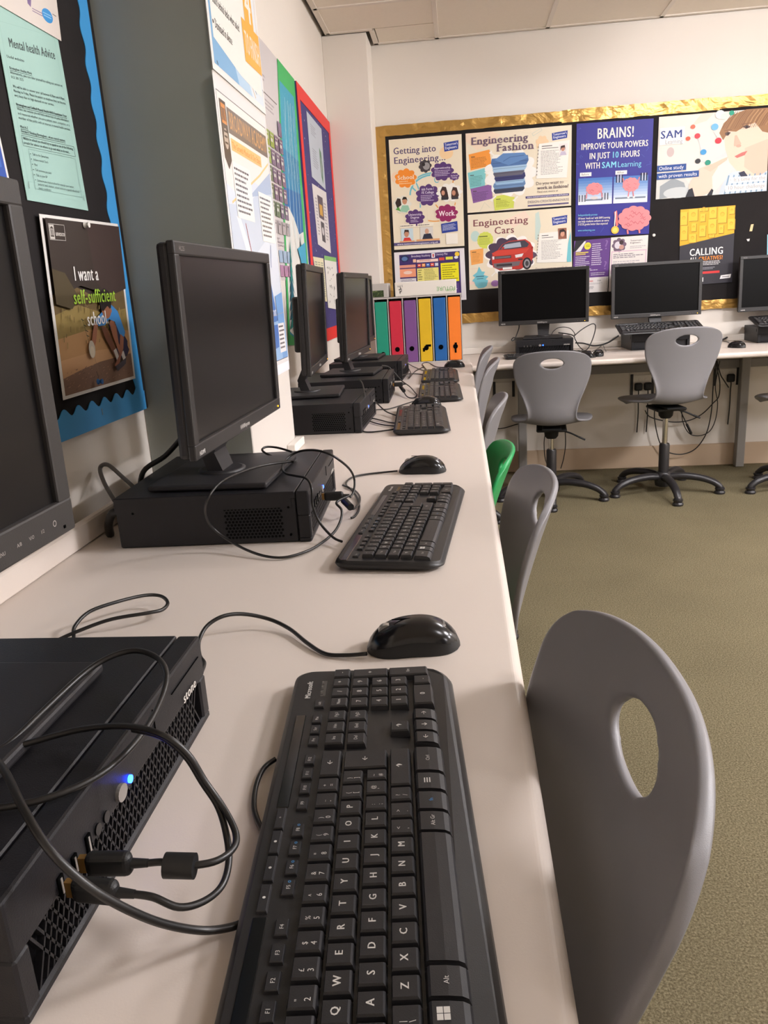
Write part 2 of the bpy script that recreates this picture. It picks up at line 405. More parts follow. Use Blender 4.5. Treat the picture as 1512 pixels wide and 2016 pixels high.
for (x0, x1, y0, y1), (lx, ly, pw) in zip(sorted(LAMPBOX), sorted(LAMPS)):
    t = tag(empty('ceiling_light', ((x0 + x1) / 2, (y0 + y1) / 2, ZC)), 'unseen ceiling light, its round dome added to spread light up the walls', 'ceiling light', 'unseen ceiling lights with added domes')
    MB().box((0, 0, 0.010), (x1 - x0 - 0.03, y1 - y0 - 0.03, 0.014), .002).build('mounting_plate', MT['grid'], t)
    MB().lathe([(.30, -.012), (.305, .0), (.30, .003)], 32).build('rim', MT['grid'], t)
    m = MT['lamp'].copy(); m.node_tree.nodes['Principled BSDF'].inputs['Emission Strength'].default_value = LAMP_E * pw
    m.node_tree.nodes['Principled BSDF'].inputs['Emission Color'].default_value = (*LAMP_C, 1)
    MB().lathe([(.28 * cos(radians(q)), -.012 - LAMP_H * sin(radians(q))) for q in (0, 15, 30, 45, 60, 75, 88)], 32).build('added_dome', m, t)  # dome shape made up to throw light onto upper walls and ceiling

# ================================================================== desks
def desk_top(name, x0, x1, y0, y1, zt, front, label, legs):
    r = tag(empty(name, ((x0 + x1) / 2, (y0 + y1) / 2, 0)), label, 'desk')
    th = 0.028; cx, cy = (x0 + x1) / 2, (y0 + y1) / 2
    # worktop profile with a rounded front nosing
    n = 8; R = 0.012; prof = [(0.0, -th), (0.0, 0.0)]
    L = (x1 - x0) if front == 'x' else (y1 - y0)
    prof += [(L - R + R * sin(pi / 2 * i / n), -R + R * cos(pi / 2 * i / n)) for i in range(n + 1)]
    prof += [(L - R + R * cos(pi / 2 * i / n), -th + R - R * sin(pi / 2 * i / n)) for i in range(n + 1)]
    mb = MB(); m = len(prof)
    cuts = [(y0, YP0 - .004, x0), (YP0 - .004, YP1 + .004, XP + .004), (YP1 + .004, y1, x0)] if front == 'x' else [None]
    for cut in cuts:                                     # the side worktop is scribed round the pillar
        if cut:
            ya, yb, xa = cut; pr = [(max(x0 + a, xa), b) for a, b in prof]
            A = [(a - cx, ya - cy, zt + b) for a, b in pr] + [(a - cx, yb - cy, zt + b) for a, b in pr]
        else: A = [(x1 - cx, y1 - a - cy, zt + b) for a, b in prof] + [(x0 - cx, y1 - a - cy, zt + b) for a, b in prof]
        mb.add(A, [(i, (i + 1) % m, m + (i + 1) % m, m + i) for i in range(m)])
        mb.add(A, [tuple(range(m))[::-1], tuple(range(m, 2 * m))])
    o = mb.build('worktop', MT['desk'], r)
    for lx, ly in legs:
        MB().box((lx - cx, ly - cy, (zt - th) / 2), (0.05, 0.05, zt - th - 0.001), 0.004).build('leg', MT['steel'], r)
    return r
d1 = desk_top('worktop_desk', XW + 0.02, 0.054, YF + 0.3, YB0 - 0.004, T, 'x', 'long pale grey laminate desk with rounded front edge along the left wall', [(-0.62, -1.6), (-0.30, -1.6), (-0.62, 0.12), (-0.62, 2.91), (-0.30, 2.91)])
struct('trim_1', MB().box((XW + 0.03, (YF + 0.3 + YP0 - 0.01) / 2, T + 0.021), (0.016, YP0 - 0.01 - YF - 0.3, 0.04), 0.003), MT['desk'])
d2 = desk_top('worktop_desk', XPIER + 0.006, 3.6, YB0, DB - 0.018, ZB, 'y', 'pale grey laminate desk with steel legs along the back wall', [(0.36, 4.77), (1.66, 4.80), (3.0, 4.77)])
c2x = (XPIER + 0.006 + 3.6) / 2; c2y = (YB0 + DB - 0.018) / 2
struct('trim_2', MB().box((1.6, DB - 0.022, ZB + 0.019), (3.9, 0.008, 0.036), 0.002), MT['wall'])
MB().box((0, 4.831 - c2y, 0.62), (3.5, 0.018, 0.05), 0.003).build('rail', MT['steel'], d2)
#PART2

# ================================================================== chairs
PROF = [(-.218, .300, .190, .043),  # (y, z, half width, edge curl towards the sitter): down the back, round the bend and along the seat
 (-.207, .250, .185, .042), (-.196, .190, .164, .036), (-.188, .130, .138, .030),
 (-.184, .080, .124, .028), (-.175, .040, .124, .030), (-.150, .012, .138, .034), (-.110, .002, .164, .032), (-.060, -.002, .190, .028),
 (0.0, .000, .206, .022), (.070, .008, .214, .014), (.130, .014, .210, .004), (.175, .010, .196, -.006), (.205, -.006, .172, -.012), (.220, -.030, .140, -.014)]
def shell_mesh(name, m):
    P = [Vector((a[0], a[1], a[2])) for a in PROF]; Cc = [a[3] for a in PROF]
    k = 4; rows = smooth_pts(P, k); cur = []
    for i in range(len(PROF) - 1):
        for j in range(k): cur.append(Cc[i] + (Cc[i + 1] - Cc[i]) * j / k)
    cur.append(Cc[-1]); NTOP = 12; N = len(rows) + NTOP; NU = 34
    def arc(f): return .190 * cos(f) ** .86, .300 + .086 * sin(f) ** .86
    F0 = radians(34); xt1, zt1 = arc(F0)
    def pt(r, u):
        if r < NTOP:                                     # rounded top of the back, blended between its rim and the first straight row
            s_ = r / NTOP; xt, zt = arc(pi / 2 - (pi / 2 - F0) * abs(u) ** .8); xe, ze = arc(max(0, F0 * (1 - s_)))
            if abs(u) < 1e-6: xt, zt = 0, .386
            x = math.copysign(xe * ((1 - s_) * xt / xt1 + s_ * abs(u)), u); z = ze + (zt - zt1) * (1 - s_)
            c = .85 * .043 * (x / .19) ** 2
            return Vector((x, -.218 - .0225 * (z - .3) / .086 + .968 * c, z + .25 * c))
        r -= NTOP; M_ = len(rows)
        p = rows[r]; q0 = rows[max(r - 1, 0)]; q1 = rows[min(r + 1, M_ - 1)]
        ty, tz = q1.x - q0.x, q1.y - q0.y; L = math.hypot(ty, tz); ny, nz = -tz / L, ty / L      # travels down the back: sitter side
        h = max(p.z, .002)
        a = abs(u); c = .85 * cur[r] * (a * a) - (0.005 + 0.012 * max(0, 1 - abs(p.y - .10) / .13)) * max(0, (a - 0.70) / 0.30) ** 3 * max(0, min(1, (.27 - p.y) / .10))
        return Vector((h * u, p.x + ny * c, p.y + nz * c))
    # hand hole: ellipse in the back
    hc, rx, rz = .323, .054, .025
    bm = bmesh.new(); g = {}
    for r in range(N):
        for i in range(NU + 1): g[r, i] = bm.verts.new(pt(r, -1 + 2 * i / NU))
    def e(p): return math.hypot(p.x / rx, (p.z - hc) / rz) if p.y < -.15 else 9
    for r in range(N - 1):
        for i in range(NU):
            q = [g[r, i], g[r, i + 1], g[r + 1, i + 1], g[r + 1, i]]
            c = sum((v.co for v in q), Vector()) / 4
            if e(c) < 1.0: continue
            bm.faces.new(q)
    def yback(x, z): return (-.218 - .0225 * (z - .300) / .086 if z > .3 else -.207 - .011 * (z - .25) / .05) + .85 * .043 * (x / .19) ** 2
    ring = [v for v in bm.verts if v.link_faces and v.is_boundary and e(v.co) < 1.9]
    ring.sort(key=lambda v: atan2((v.co.z - hc) / rz, v.co.x / rx)); y_at = {v: v.co.y for v in ring}
    for i, v in enumerate(ring):                         # an even ring of vertices on the ellipse
        an = -pi + 2 * pi * (i + .5) / len(ring); x2, z2 = rx * cos(an), hc + rz * sin(an)
        v.co = (x2, yback(x2, z2), z2)
    near = [v for v in bm.verts if v not in ring and e(v.co) < 1.75 and not v.is_boundary]
    for _ in range(4): bmesh.ops.smooth_vert(bm, verts=near, factor=.5, use_axis_x=True, use_axis_y=False, use_axis_z=True)
    for v in near: v.co.y = yback(v.co.x, v.co.z)
    for v in [v for v in bm.verts if not v.link_faces]: bm.verts.remove(v)
    bmesh.ops.remove_doubles(bm, verts=bm.verts[:], dist=1e-5)
    bmesh.ops.recalc_face_normals(bm, faces=bm.faces[:])
    for f in bm.faces: f.smooth = True
    me = bpy.data.meshes.new(name); bm.to_mesh(me); bm.free(); me.materials.append(m); return me
SH = {'grey': shell_mesh('chair_shell', MT['shell']), 'green': shell_mesh('chair_shell_green', MT['green'])}
def chair_parts(hs):
    """meshes of the swivel base for seat height hs"""
    b = {}
    b['hub'] = MB().lathe([(.030, .030), (.042, .036), (.046, .060), (.044, .098), (.034, .112)], 18).mesh('hub', MT['base'])
    leg = MB(); pts = smooth_pts([(0, .030, .085), (0, .10, .092), (0, .19, .084), (0, .255, .064), (0, .288, .040), (0, .292, .030)], 5)
    n = len(pts); leg.tube(pts, [.024 - .006 * i / n for i in range(n)], 10, flat=.85)
    b['leg'] = leg.mesh('leg', MT['base'])
    b['glide'] = MB().lathe([(.026, .0005), (.028, .006), (.027, .013), (.0215, .016), (.0215, .021), (.0255, .024), (.024, .034)], 16).mesh('glide', MT['base'])
    b['sleeve'] = MB().lathe([(.0275, .10), (.0275, .26), (.024, .27)], 18).mesh('column_sleeve', MT['base'])
    b['piston'] = MB().cyl((0, 0, .262), (0, 0, hs - .07), .014, n=16).mesh('gas_lift', MT['chrome'])
    me = MB().lathe([(.026, -.092), (.036, -.080), (.040, -.052), (.046, -.046)], 18); me.box((0, 0, -.036), (.16, .17, .018), .006); me.box((0, -.02, -.022), (.10, .24, .010), .004)
    b['mech'] = me.mesh('mechanism', MT['matte'])
    b['lever'] = MB().tube(smooth_pts([(.05, 0, -.050), (.10, -.01, -.064), (.150, -.02, -.088)], 4), .0045, 8).tube([(.145, -.02, -.085), (.178, -.024, -.100)], [.008, .007], 8, flat=.7).mesh('lever', MT['matte'])
    return b
CH_CACHE = {}
def chair(x, y, hs, yaw, colour, label, spin=0.0, tilt=0.0):
    """x, y: floor point under the column; hs: seat height above the floor"""
    r = tag(empty('swivel_chair', (x, y, 0), yaw), label, 'chair', 'swivel shell chairs at the desks')
    key = round(hs, 2)
    if key not in CH_CACHE: CH_CACHE[key] = chair_parts(hs)
    b = CH_CACHE[key]
    def put(name, me, loc=(0, 0, 0), rz=0, parent=r):
        o = bpy.data.objects.new(name, me); COL.objects.link(o); o.parent = parent; o.location = loc; o.rotation_euler = (0, 0, rz); return o
    s = put('seat_shell', SH[colour], (0, 0, hs)); s.rotation_euler = (tilt, 0, 0); s.scale = (1.03, 1.03, 1.03)
    so = s.modifiers.new('thickness', 'SOLIDIFY'); so.thickness = 0.011; so.offset = 0
    sb = s.modifiers.new('round', 'SUBSURF'); sb.levels = 1; sb.render_levels = 1
    if colour == 'green': tag(s, 'green moulded plastic seat shell')
    put('mechanism', b['mech'], (0, 0, hs)); put('lever', b['lever'], (0, 0, hs))
    put('gas_lift', b['piston']); put('column_sleeve', b['sleeve']); put('hub', b['hub'])
    for i in range(5):
        a = spin - yaw + 2 * pi * i / 5
        l = put('leg', b['leg'], (0, 0, 0), a); put('glide', b['glide'], (0, .290, 0), 0, l)
    return r
chair(-.140, .521, T - .258, 1.619, 'grey', 'nearest grey shell chair, its back pressed against the long desk edge', .3, .114)
chair(-.119, 1.362, T - .32, 1.592, 'grey', 'second nearest grey chair at the long desk, beside the keyboard by the pillar', 1.0, .074)
chair(-.165, 2.02, T - .385, 1.585, 'green', 'bright green shell chair, the only green one', .1, .12)
chair(-.136, 2.537, T - .332, 1.526, 'grey', 'grey chair tucked under the long desk just beyond the green one', .6, .08)
chair(-.123, 3.296, T - .285, 1.505, 'grey', 'grey chair at the long desk, second beyond the green one', .2, .08)
chair(-.130, 3.78, T - .274, 1.529, 'grey', 'grey chair at the far end of the long desk, by the corner', .9, .076)
chair(.475, 4.235, T - .350, -.10, 'grey', 'grey chair in front of the back desk computer with the blue power light', 2.72 + .33)
chair(1.085, 4.275, T - .272, .13, 'grey', 'tall raised grey chair at the back desk, in front of the middle computer', pi + .02)
chair(1.80, 4.225, T - .285, .20, 'grey', 'grey chair cut off by the frame at the right end of the back desk', 1.75)

# ================================================================== computers
def pc_case(name, loc, yaw, w, d, h, label, detail=2, group='small black desktop computers on the desks'):
    """front faces local +x at x=0, body runs to -d; w along local y"""
    r = tag(empty(name, loc, yaw), label, 'computer', group)
    f = 0.022
    MB().box((-f - (d - f) / 2, 0, h / 2 - .004), (d - f - .001, w - .004, h - .010), .002).build('chassis', MT['case'], r)
    cv = MB().box((-f - (d - f) / 2 - .0005, 0, h - .006), (d - f - .001, w, .012), .0012)
    for s in (-1, 1): cv.box((-f - (d - f) / 2 - .004, s * (w / 2 - .001), h - .018), (d - f - .008, .002, .016))
    cv.build('top_cover', MT['case'], r)
    # front bezel: upper face with a recess for the mesh below
    zt, zm = h, h * .53
    bz = MB().box((-f / 2, 0, (zt + zm) / 2), (f - .001, w, zt - zm), .0025, seg=2)
    bz.box((-f / 2, 0, .005), (f - .001, w, .008), .002)
    for s in (-1, 1): bz.box((-f / 2, s * (w / 2 - .008), zm / 2 + .004), (f - .001, .016, zm - .006), .002)
    bz.box((-f + .005, 0, zm / 2 + .004), (.008, w - .03, zm - .008))
    bz.build('front_bezel', MT['case'], r)
    if detail >= 1:
        g = MB(); y0, y1, z0, z1 = -w / 2 + .016, w / 2 - .016, .009, zm
        p = .0078 if detail > 1 else .014; tk = .0020; H = z1 - z0; sl = .55
        k = y0 - H * sl
        while k < y1:                                    # two families of slanted bars make the diamond mesh
            for sg in (1, -1):
                a, b = (k, z0), (k + H * sl, z1)
                if sg < 0: a, b = (k + H * sl, z0), (k, z1)
                if y0 <= min(a[0], b[0]) and max(a[0], b[0]) <= y1:
                    g.add([(-.0025, a[0] - tk / 2, a[1]), (-.0025, a[0] + tk / 2, a[1]), (-.0025, b[0] + tk / 2, b[1]), (-.0025, b[0] - tk / 2, b[1]),
                           (-.007, a[0] - tk / 2, a[1]), (-.007, a[0] + tk / 2, a[1]), (-.007, b[0] + tk / 2, b[1]), (-.007, b[0] - tk / 2, b[1])],
                          [(0, 1, 2, 3), (4, 7, 6, 5), (0, 4, 5, 1), (1, 5, 6, 2), (2, 6, 7, 3), (3, 7, 4, 0)])
            k += p
        g.build('grille', MT['case'], r)['kind'] = 'stuff'
        # ports and button, along the upper face
        zc = h * .62
        def disc(nm, y, z, ry, rz, x, m, n=18):
            mb = MB(); fr = [(x, y + ry * cos(2 * pi * i / n), z + rz * sin(2 * pi * i / n)) for i in range(n)]; bk = [(-.004, a[1], a[2]) for a in fr]
            mb.add(fr + bk, [tuple(range(n))] + [(i, n + i, n + (i + 1) % n, (i + 1) % n) for i in range(n)]); return mb.build(nm, m, r)
        o = w / 2 - .335 / 2                                # keep the layout of the .335 m wide front, measured from the middle
        disc('power_button', -.013 - .013, zc, .0075, .0062, .0022, MT['silver'])
        disc('status_light', -.009, zc - .0005, .0030, .0030, .0012, MT['led'])
        for dy in (-.050, -.063):
            disc('audio_socket', dy, zc - .002, .0042, .0042, .0008, MT['gloss']); 
        for dy in (-.077, -.096, -.114):
            mb = MB(); mb.box((0, dy, zc - .002), (.0022, .0062, .0135), .0004); u = mb.build('usb_port', MT['hole'], r)
            MB().box((.0012, dy - .0005, zc - .002), (.0008, .0018, .0110)).build('contact', MT['silver'], u)
        b = MB(); text_into(b, 'stone', lambda x, y: (.0009, .106 + x, zc - .005 + y), .0092, lin((206, 200, 192)), 1, 1.0)
        b.build('badge_lettering', MT['paper'], r)
        MB().box((-.0002, .12, zc + .0165), (.0012, .070, .0006)).box((-.0002, .045, zc + .0165), (.0012, .0006, .018)).build('drive_slot', MT['hole'], r)
        # honeycomb vent in the side that faces the camera (-y)
        v = MB(); hp = .0060 if detail > 1 else .0085; x = -.045
        rr = 0
        while rr < 12:
            zz = .012 + rr * hp * .9
            if zz > h - .018: break
            for cc in range(16 if detail > 1 else 12):
                xx = -.048 - cc * hp - (hp / 2 if rr % 2 else 0)
                v.add([(xx + hp * .40 * cos(pi / 3 * i + pi / 6), -w / 2 + .0014, zz + hp * .40 * sin(pi / 3 * i + pi / 6)) for i in range(6)], [tuple(range(6))])
            rr += 1
        v.build('vent', MT['vent'], r)['kind'] = 'stuff'
        sc = MB()
        for xx, zz in ((-.035, .014), (-.035, h - .026), (-d + .03, h - .026)): sc.cyl((xx, -w / 2 + .0021, zz), (xx, -w / 2 - .0004, zz), .002, n=8)
        sc.build('screw', MT['hole'], r)
    ft = MB()
    for sx in (-.04, -d + .04):
        for sy in (-1, 1): ft.cyl((sx, sy * (w / 2 - .03), 0), (sx, sy * (w / 2 - .03), .004), .010, n=10)
    ft.build('foot_pads', MT['matte'], r)
    return r
PCH = .087
pcA = pc_case('desktop_computer', (-.255, .487, T), 0.0, .335, .325, PCH, 'nearest black desktop computer, two plugs in its front ports')
pcB = pc_case('desktop_computer', (-.258, 1.36, T), 0.035, .335, .325, PCH, 'black desktop computer carrying the first full monitor beside the pillar')
pcC = pc_case('desktop_computer', (-.285, 2.345, T), -.02, .335, .325, PCH, 'black desktop computer just past the pillar, honeycomb vent facing us')
pcD = pc_case('desktop_computer', (-.262, 2.92, T), 0.02, .335, .325, PCH, 'black desktop computer second past the pillar, thin green reflection on top', 1)
pcD['label'] = 'black desktop computer under the second monitor past the pillar'
pcE = pc_case('desktop_computer', (-.255, 3.60, T), -.02, .335, .325, PCH, 'farthest black desktop computer on the long desk, beside the coloured files', 1)
pcF = pc_case('desktop_computer', (.4745, 4.57, ZB), -pi / 2 - .04, .32, .25, PCH, 'black desktop computer on the back desk with a glowing blue light', 1)
pcG = pc_case('desktop_computer', (1.11, 4.545, ZB), -pi / 2 + .03, .32, .26, PCH, 'black desktop computer on the back desk with a keyboard lying on it, middle of three', 0)
pcH = pc_case('desktop_computer', (1.815, 4.60, ZB), -pi / 2 - .02, .33, .235, PCH, 'black desktop computer at the right end of the back desk under a keyboard', 0)

def monitor(loc, yaw, label, W=.508, H=.305, zb=.080, tilt=-.03, old=False, letters=True, depth=.018, sx=0.0, screen='screen', base=True):
    """loc: centre of the base plate on what carries it; screen faces local +x; viewer's right is +y"""
    r = tag(empty('monitor', loc, yaw), label, 'monitor', 'black flat screen monitors')
    R = Matrix.Translation((sx, 0, zb)) @ Matrix.Rotation(tilt, 4, 'Y')
    bz, bb = (.019, .024) if not old else (.024, .034)
    fm = MT['oldbezel'] if old else MT['bezel']
    fr = MB()
    def bar(cy, cz, dy, dz): fr.box((-.006, cy, cz), (.012, dy, dz), .0025, M=R, seg=2)
    bar(0, H - bz / 2, W, bz); bar(0, bb / 2, W, bb); bar(-W / 2 + bz / 2, (H - bz + bb) / 2, bz, H - bz - bb + .004); bar(W / 2 - bz / 2, (H - bz + bb) / 2, bz, H - bz - bb + .004)
    fr.build('bezel', fm, r)
    MB().box((-.009, 0, (H - bz + bb) / 2), (.006, W - 2 * bz + .004, H - bz - bb + .004), M=R).build('screen', MT[screen], r)
    bk = MB().box((-.010 - depth / 2, 0, H / 2), (depth, W - .004, H - .004), .006, M=R, seg=2)
    bk.box((-.010 - depth - .015, 0, H * .45), (.036, W * .50, H * .52), .006, M=R, seg=2)
    bk.build('back_cover', MT['blk'], r)
    pr = MB()
    def fn(y0, z0): return lambda x, y: tuple(R @ Vector((.0004, y0 + x, z0 + y)))
    if old:
        for t, y in (('MENU', .128), ('A/B', .160), ('V/O', .180), ('1/2', .200)): text_into(pr, t, fn(y, bb * .40), .0034, lin((170, 164, 158)), 0)
        pr.add([R @ Vector((.0004, .226 + .0032 * cos(a * pi / 6) * q, bb * .48 + .0032 * sin(a * pi / 6) * q)) for q in (1, .72) for a in range(12)], [(a, (a + 1) % 12, 12 + (a + 1) % 12, 12 + a) for a in range(12)], lin((170, 164, 158)))
        pr.build('control_lettering', MT['paper'], r)
    elif letters:
        text_into(pr, 'HDMI', fn(-W / 2 + .014, .006), .0062, lin((206, 202, 198)), 1)
        text_into(pr, 'HANNspree', fn(-.033, .007), .0075, lin((190, 184, 178)), 1, .9)
        text_into(pr, 'HL225', fn(-W / 2 + .017, H - .013), .006, lin((150, 144, 140)), 0, .9)
        for i in range(5): text_into(pr, '-o+=|'[i], fn(W / 2 - .075 + i * .013, .008), .004, lin((150, 146, 142)), 0)
        pr.build('front_lettering', MT['paper'], r)
    MB().box((.0002, W / 2 - .022, .008), (.0015, .003, .003), M=R).build('power_light', MT['amber'] if not old else MT['hole'], r)
    nk = MB(); zt = zb + H * .22; sec = [(sx - .034, zt, .036, .010), (sx - .036, zb + .02, .036, .010), (-.020, .048, .033, .012), (-.010, .013, .030, .014)]
    V_ = [(x_ + e * t_, f * w_, z_) for x_, z_, w_, t_ in sec for e, f in ((-1, -1), (1, -1), (1, 1), (-1, 1))]
    nk.add(V_, [(k * 4 + i, k * 4 + (i + 1) % 4, k * 4 + 4 + (i + 1) % 4, k * 4 + 4 + i) for k in range(3) for i in range(4)] + [(3, 2, 1, 0), (12, 13, 14, 15)])
    nk.build('stand_neck', MT['blk'], r)
    bs = MB().box((0, 0, .006), (.205, .225, .010), .003, seg=2); bs.lathe([(.042, .010), (.042, .014), (.036, .0155)], 20, Matrix.Translation((-.008, 0, 0)))
    bs.build('stand_base', MT['blk'], r)
    return r
ZP = T + PCH + .0005
monitor((-.420, .470, ZP), -.02, 'nearest monitor, thick old bezel with menu buttons, cut off at the left', .53, .335, .086, .012, old=True, sx=.012)
monitor((-.425, 1.325, ZP), -.02, 'large monitor in front of the pillar with its dark screen fully in view', sx=.044, tilt=.022)
monitor((-.478, 2.42, ZP), .07, 'first monitor past the pillar, seen almost edge-on beside the winter picture', sx=.040, tilt=.03)
monitor((-.42, 3.00, ZP), -.055, 'second monitor past the pillar, its edge overlapping the farthest monitor', sx=.035, tilt=.03, zb=.064)
monitor((-.470, 3.66, ZP), -.06, 'farthest monitor on the long desk, only its right edge showing', sx=.035, tilt=.0, zb=.066)
monitor((.478, 4.675, ZB + PCH + .0005), -pi / 2 - .13, 'black monitor above the back desk computer with the blue light', sx=.03, tilt=-.05, screen='screen2', letters=True)
monitor((1.125, 4.735, ZB + PCH + .0005), -pi / 2 + .03, 'black monitor in the middle of the back desk below the calling creatives poster', sx=.0, tilt=-.05, screen='screen2')
monitor((1.83, 4.74, ZB + PCH + .0005), -pi / 2 + .05, 'black monitor cut off at the right end of the back desk', sx=.0, tilt=-.05, screen='screen2')

# ================================================================== keyboards
def frustum(w, d, h, ti=.0016, tb=.0030, tf=.0016, up=.0):
    """key cap: base w x d, top inset, rounded shoulder"""
    x, y = w / 2, d / 2; v = []
    for (a, b0, b1, z) in ((0, 0, 0, 0), (ti * .55, tf * .55, tb * .35, h * .80), (ti, tf, tb * .7, h), ):
        v += [(-x + a, -y + b0, z), (x - a, -y + b0, z), (x - a, y - b1, z), (-x + a, y - b1, z)]
    f = [(3, 2, 1, 0)] + [(k * 4 + i, k * 4 + (i + 1) % 4, k * 4 + 4 + (i + 1) % 4, k * 4 + 4 + i) for k in range(2) for i in range(4)] + [(8, 9, 10, 11)]
    return v, f
KEYS = []   # x, y (mm, from the Q key), w, d, kind, legend(s)
def kk(x, y, w=17.6, d=17.4, kind='n', leg=None): KEYS.append((x, y, w, d, kind, leg))
row1 = [('¬', '`'), ('!', '1'), ('"', '2'), ('£', '3'), ('$', '4'), ('%', '5'), ('^', '6'), ('&', '7'), ('*', '8'), ('(', '9'), (')', '0'), ('_', '-'), ('+', '=')]
for i, l in enumerate(row1): kk(-28.5 + 19 * i, 19, leg=l)
kk(228, 19, 36.6, leg=('←',))
kk(-23.75, 0, 27, leg=('Tab',))
for i, c in enumerate('QWERTYUIOP'): kk(19 * i, 0, leg=(c,))
kk(190, 0, leg=('{', '[')); kk(209, 0, leg=('}', ']'))
kk(233, -9.5, 26, 36.4, 'n', ('←',))
kk(-21.4, -19, 31.8, leg=('Caps',))
for i, c in enumerate('ASDFGHJKL'): kk(4.75 + 19 * i, -19, leg=(c,))
kk(175.75, -19, leg=(':', ';')); kk(194.75, -19, leg=('@', "'")); kk(211.4, -19, 14.4, leg=('~', '#'))
kk(-26, -38, 22.5, leg=('↑',)); kk(-4.75, -38, leg=('|', '\\'))
for i, c in enumerate('ZXCVBNM'): kk(14.25 + 19 * i, -38, leg=(c,))
kk(147.25, -38, leg=('<', ',')); kk(166.25, -38, leg=('>', '.')); kk(185.25, -38, leg=('?', '/'))
kk(221, -38, 51, leg=('↑',))
kk(-26.5, -61, 27, 25, 'p', ('Ctrl',)); kk(-3.5, -61, 17.5, 25, 'p', ('win',)); kk(17.2, -61, 22, 25, 'p', ('Alt',))
kk(85, -61, 111, 25, 'p'); kk(152.5, -61, 22, 25, 'p', ('Alt Gr',)); kk(176, -61, 22, 25, 'p', ('fn',)); kk(200, -61, 22, 25, 'p', ('menu',)); kk(230, -61, 34, 25, 'p', ('Ctrl',))
for i, x in enumerate((4, 23.2, 42.5, 62, 94.8, 113.4, 132.3, 151.2, 181.3, 200.2, 219.5, 238.8)): kk(x, 38, 14, 9, 's', ('F%d' % (i + 1),))
kk(-28, 38, 16, 9, 's', ('Esc',))
for x, l in ((86.2, '▶'), (113, '◀'), (139, '♪'), (164.7, '+')): kk(x, 52.6, 24, 7.6, 's', (l,))
for x, l in ((302.6, 'Pse'), (285, 'Scr'), (267.5, 'Prt')): kk(x, 37.5, 14, 9, 's', (l,))
kk(330.2, 37.5, 14.5, 9.5, 's', ('calc',))
for i, (a, b) in enumerate((('Ins', 'Del'), ('Hm', 'End'), ('PgU', 'PgD'))): kk((264, 283, 302)[i], 18.5, leg=(a,)); kk((264, 283, 302)[i], -.5, leg=(b,))
kk(281, -38.6, leg=('↑',)); kk(262, -61, 17.6, 22, 'p', ('←',)); kk(281, -61, 17.6, 22, 'p', ('↓',)); kk(300, -61, 17.6, 22, 'p', ('→',))
for x, ls in ((325.5, ('Num', '7', '4', '1')), (344.5, ('/', '8', '5', '2')), (363.5, ('*', '9', '6', '3'))):
    for y, l in zip((18, -1, -20, -38.6), ls): kk(x, y, leg=(l,))
kk(382.5, 18, leg=('-',)); kk(382.5, -10.5, 17.6, 36.4, leg=('+',)); kk(382.5, -48.5, 17.6, 40, leg=('Ent',))
kk(335, -61.5, 36.6, 19.5, leg=('0',)); kk(363.5, -61.5, leg=('.',))
KOX, KOY = 174.5, -12.0        # middle of the board in key coordinates
KM = {}
def key_mesh(w, d, kind):
    if (w, d, kind) not in KM:
        if kind == 's': v, f = frustum(w, d, 3.2, 1.0, 1.4, 1.0)
        elif kind == 'p':
            x, y = w / 2, d / 2; pr = [(y, 0), (y - 1.5, 6.0), (y - 3, 6.9), (0, 6.6), (-y + 5, 5.6), (-y + 1.5, 3.6), (-y, 0)]
            v = [(-x + (1.1 if 0 < i < 6 else 0), a, b) for i, (a, b) in enumerate(pr)] + [(x - (1.1 if 0 < i < 6 else 0), a, b) for i, (a, b) in enumerate(pr)]
            f = [tuple(range(7)), tuple(range(13, 6, -1))] + [(i, 7 + i, 8 + i, i + 1) for i in range(6)]
        else: v, f = frustum(w, d, 7.0, 2.0, 1.6, 2.6)
        mb = MB(); mb.add([(a * .001, b * .001, c * .001) for a, b, c in v], f); KM[w, d, kind] = mb.mesh('key', MT['key'])
    return KM[w, d, kind]
BODYZ = .0138
def kz(y): return BODYZ + .003 * max(0, (y - KOY) * .001 / .08)
def body_mesh():
    # outline with rounded corners, three levels: foot, belly, top plate
    W, D = .457, .160
    def outline(inset, rf=.026, rb=.016):
        o = []; x, y = W / 2 - inset, D / 2 - inset
        for cx, cy, r, a0 in ((x - rb, y - rb, rb, 0), (-x + rb, y - rb, rb, 90), (-x + rf, -y + rf, rf, 180), (x - rf, -y + rf, rf, 270)):
            for i in range(7): a = radians(a0 + 15 * i); o.append((cx + r * cos(a), cy + r * sin(a)))
        return o
    mb = MB(); L = []
    lev = ((.010, .0005), (.002, .004), (0, .008), (.0015, .0115), (.005, .0142))
    for ins, z in lev:
        o = outline(ins)
        L += [(a, b, (z * (1 - .42 * max(0, min(1, (-b - .062) / .018)) ** 1.4) if z > .006 else z) + (.003 * max(0, b / .08) if z > .003 else 0)) for a, b in o]
    n = 28
    mb.add(L, [(k * n + i, k * n + (i + 1) % n, (k + 1) * n + (i + 1) % n, (k + 1) * n + i) for k in range(4) for i in range(n)], smooth=True)
    mb.add(L, [tuple(range(n))[::-1]])
    # top plate as strips across y so that the palm slope stays smooth
    top = L[4 * n:]
    ys = [D / 2 - .005, .060, .03, 0, -.03, -.058, -.066, -.071, -D / 2 + .005]
    def zz(b): return .0142 * (1 - .42 * max(0, min(1, (-b - .062) / .018)) ** 1.4) + .003 * max(0, b / .08)
    mb.add(top, [tuple(range(n))], smooth=False)
    return mb.mesh('case', MT['kbody'])
KBODY = body_mesh()
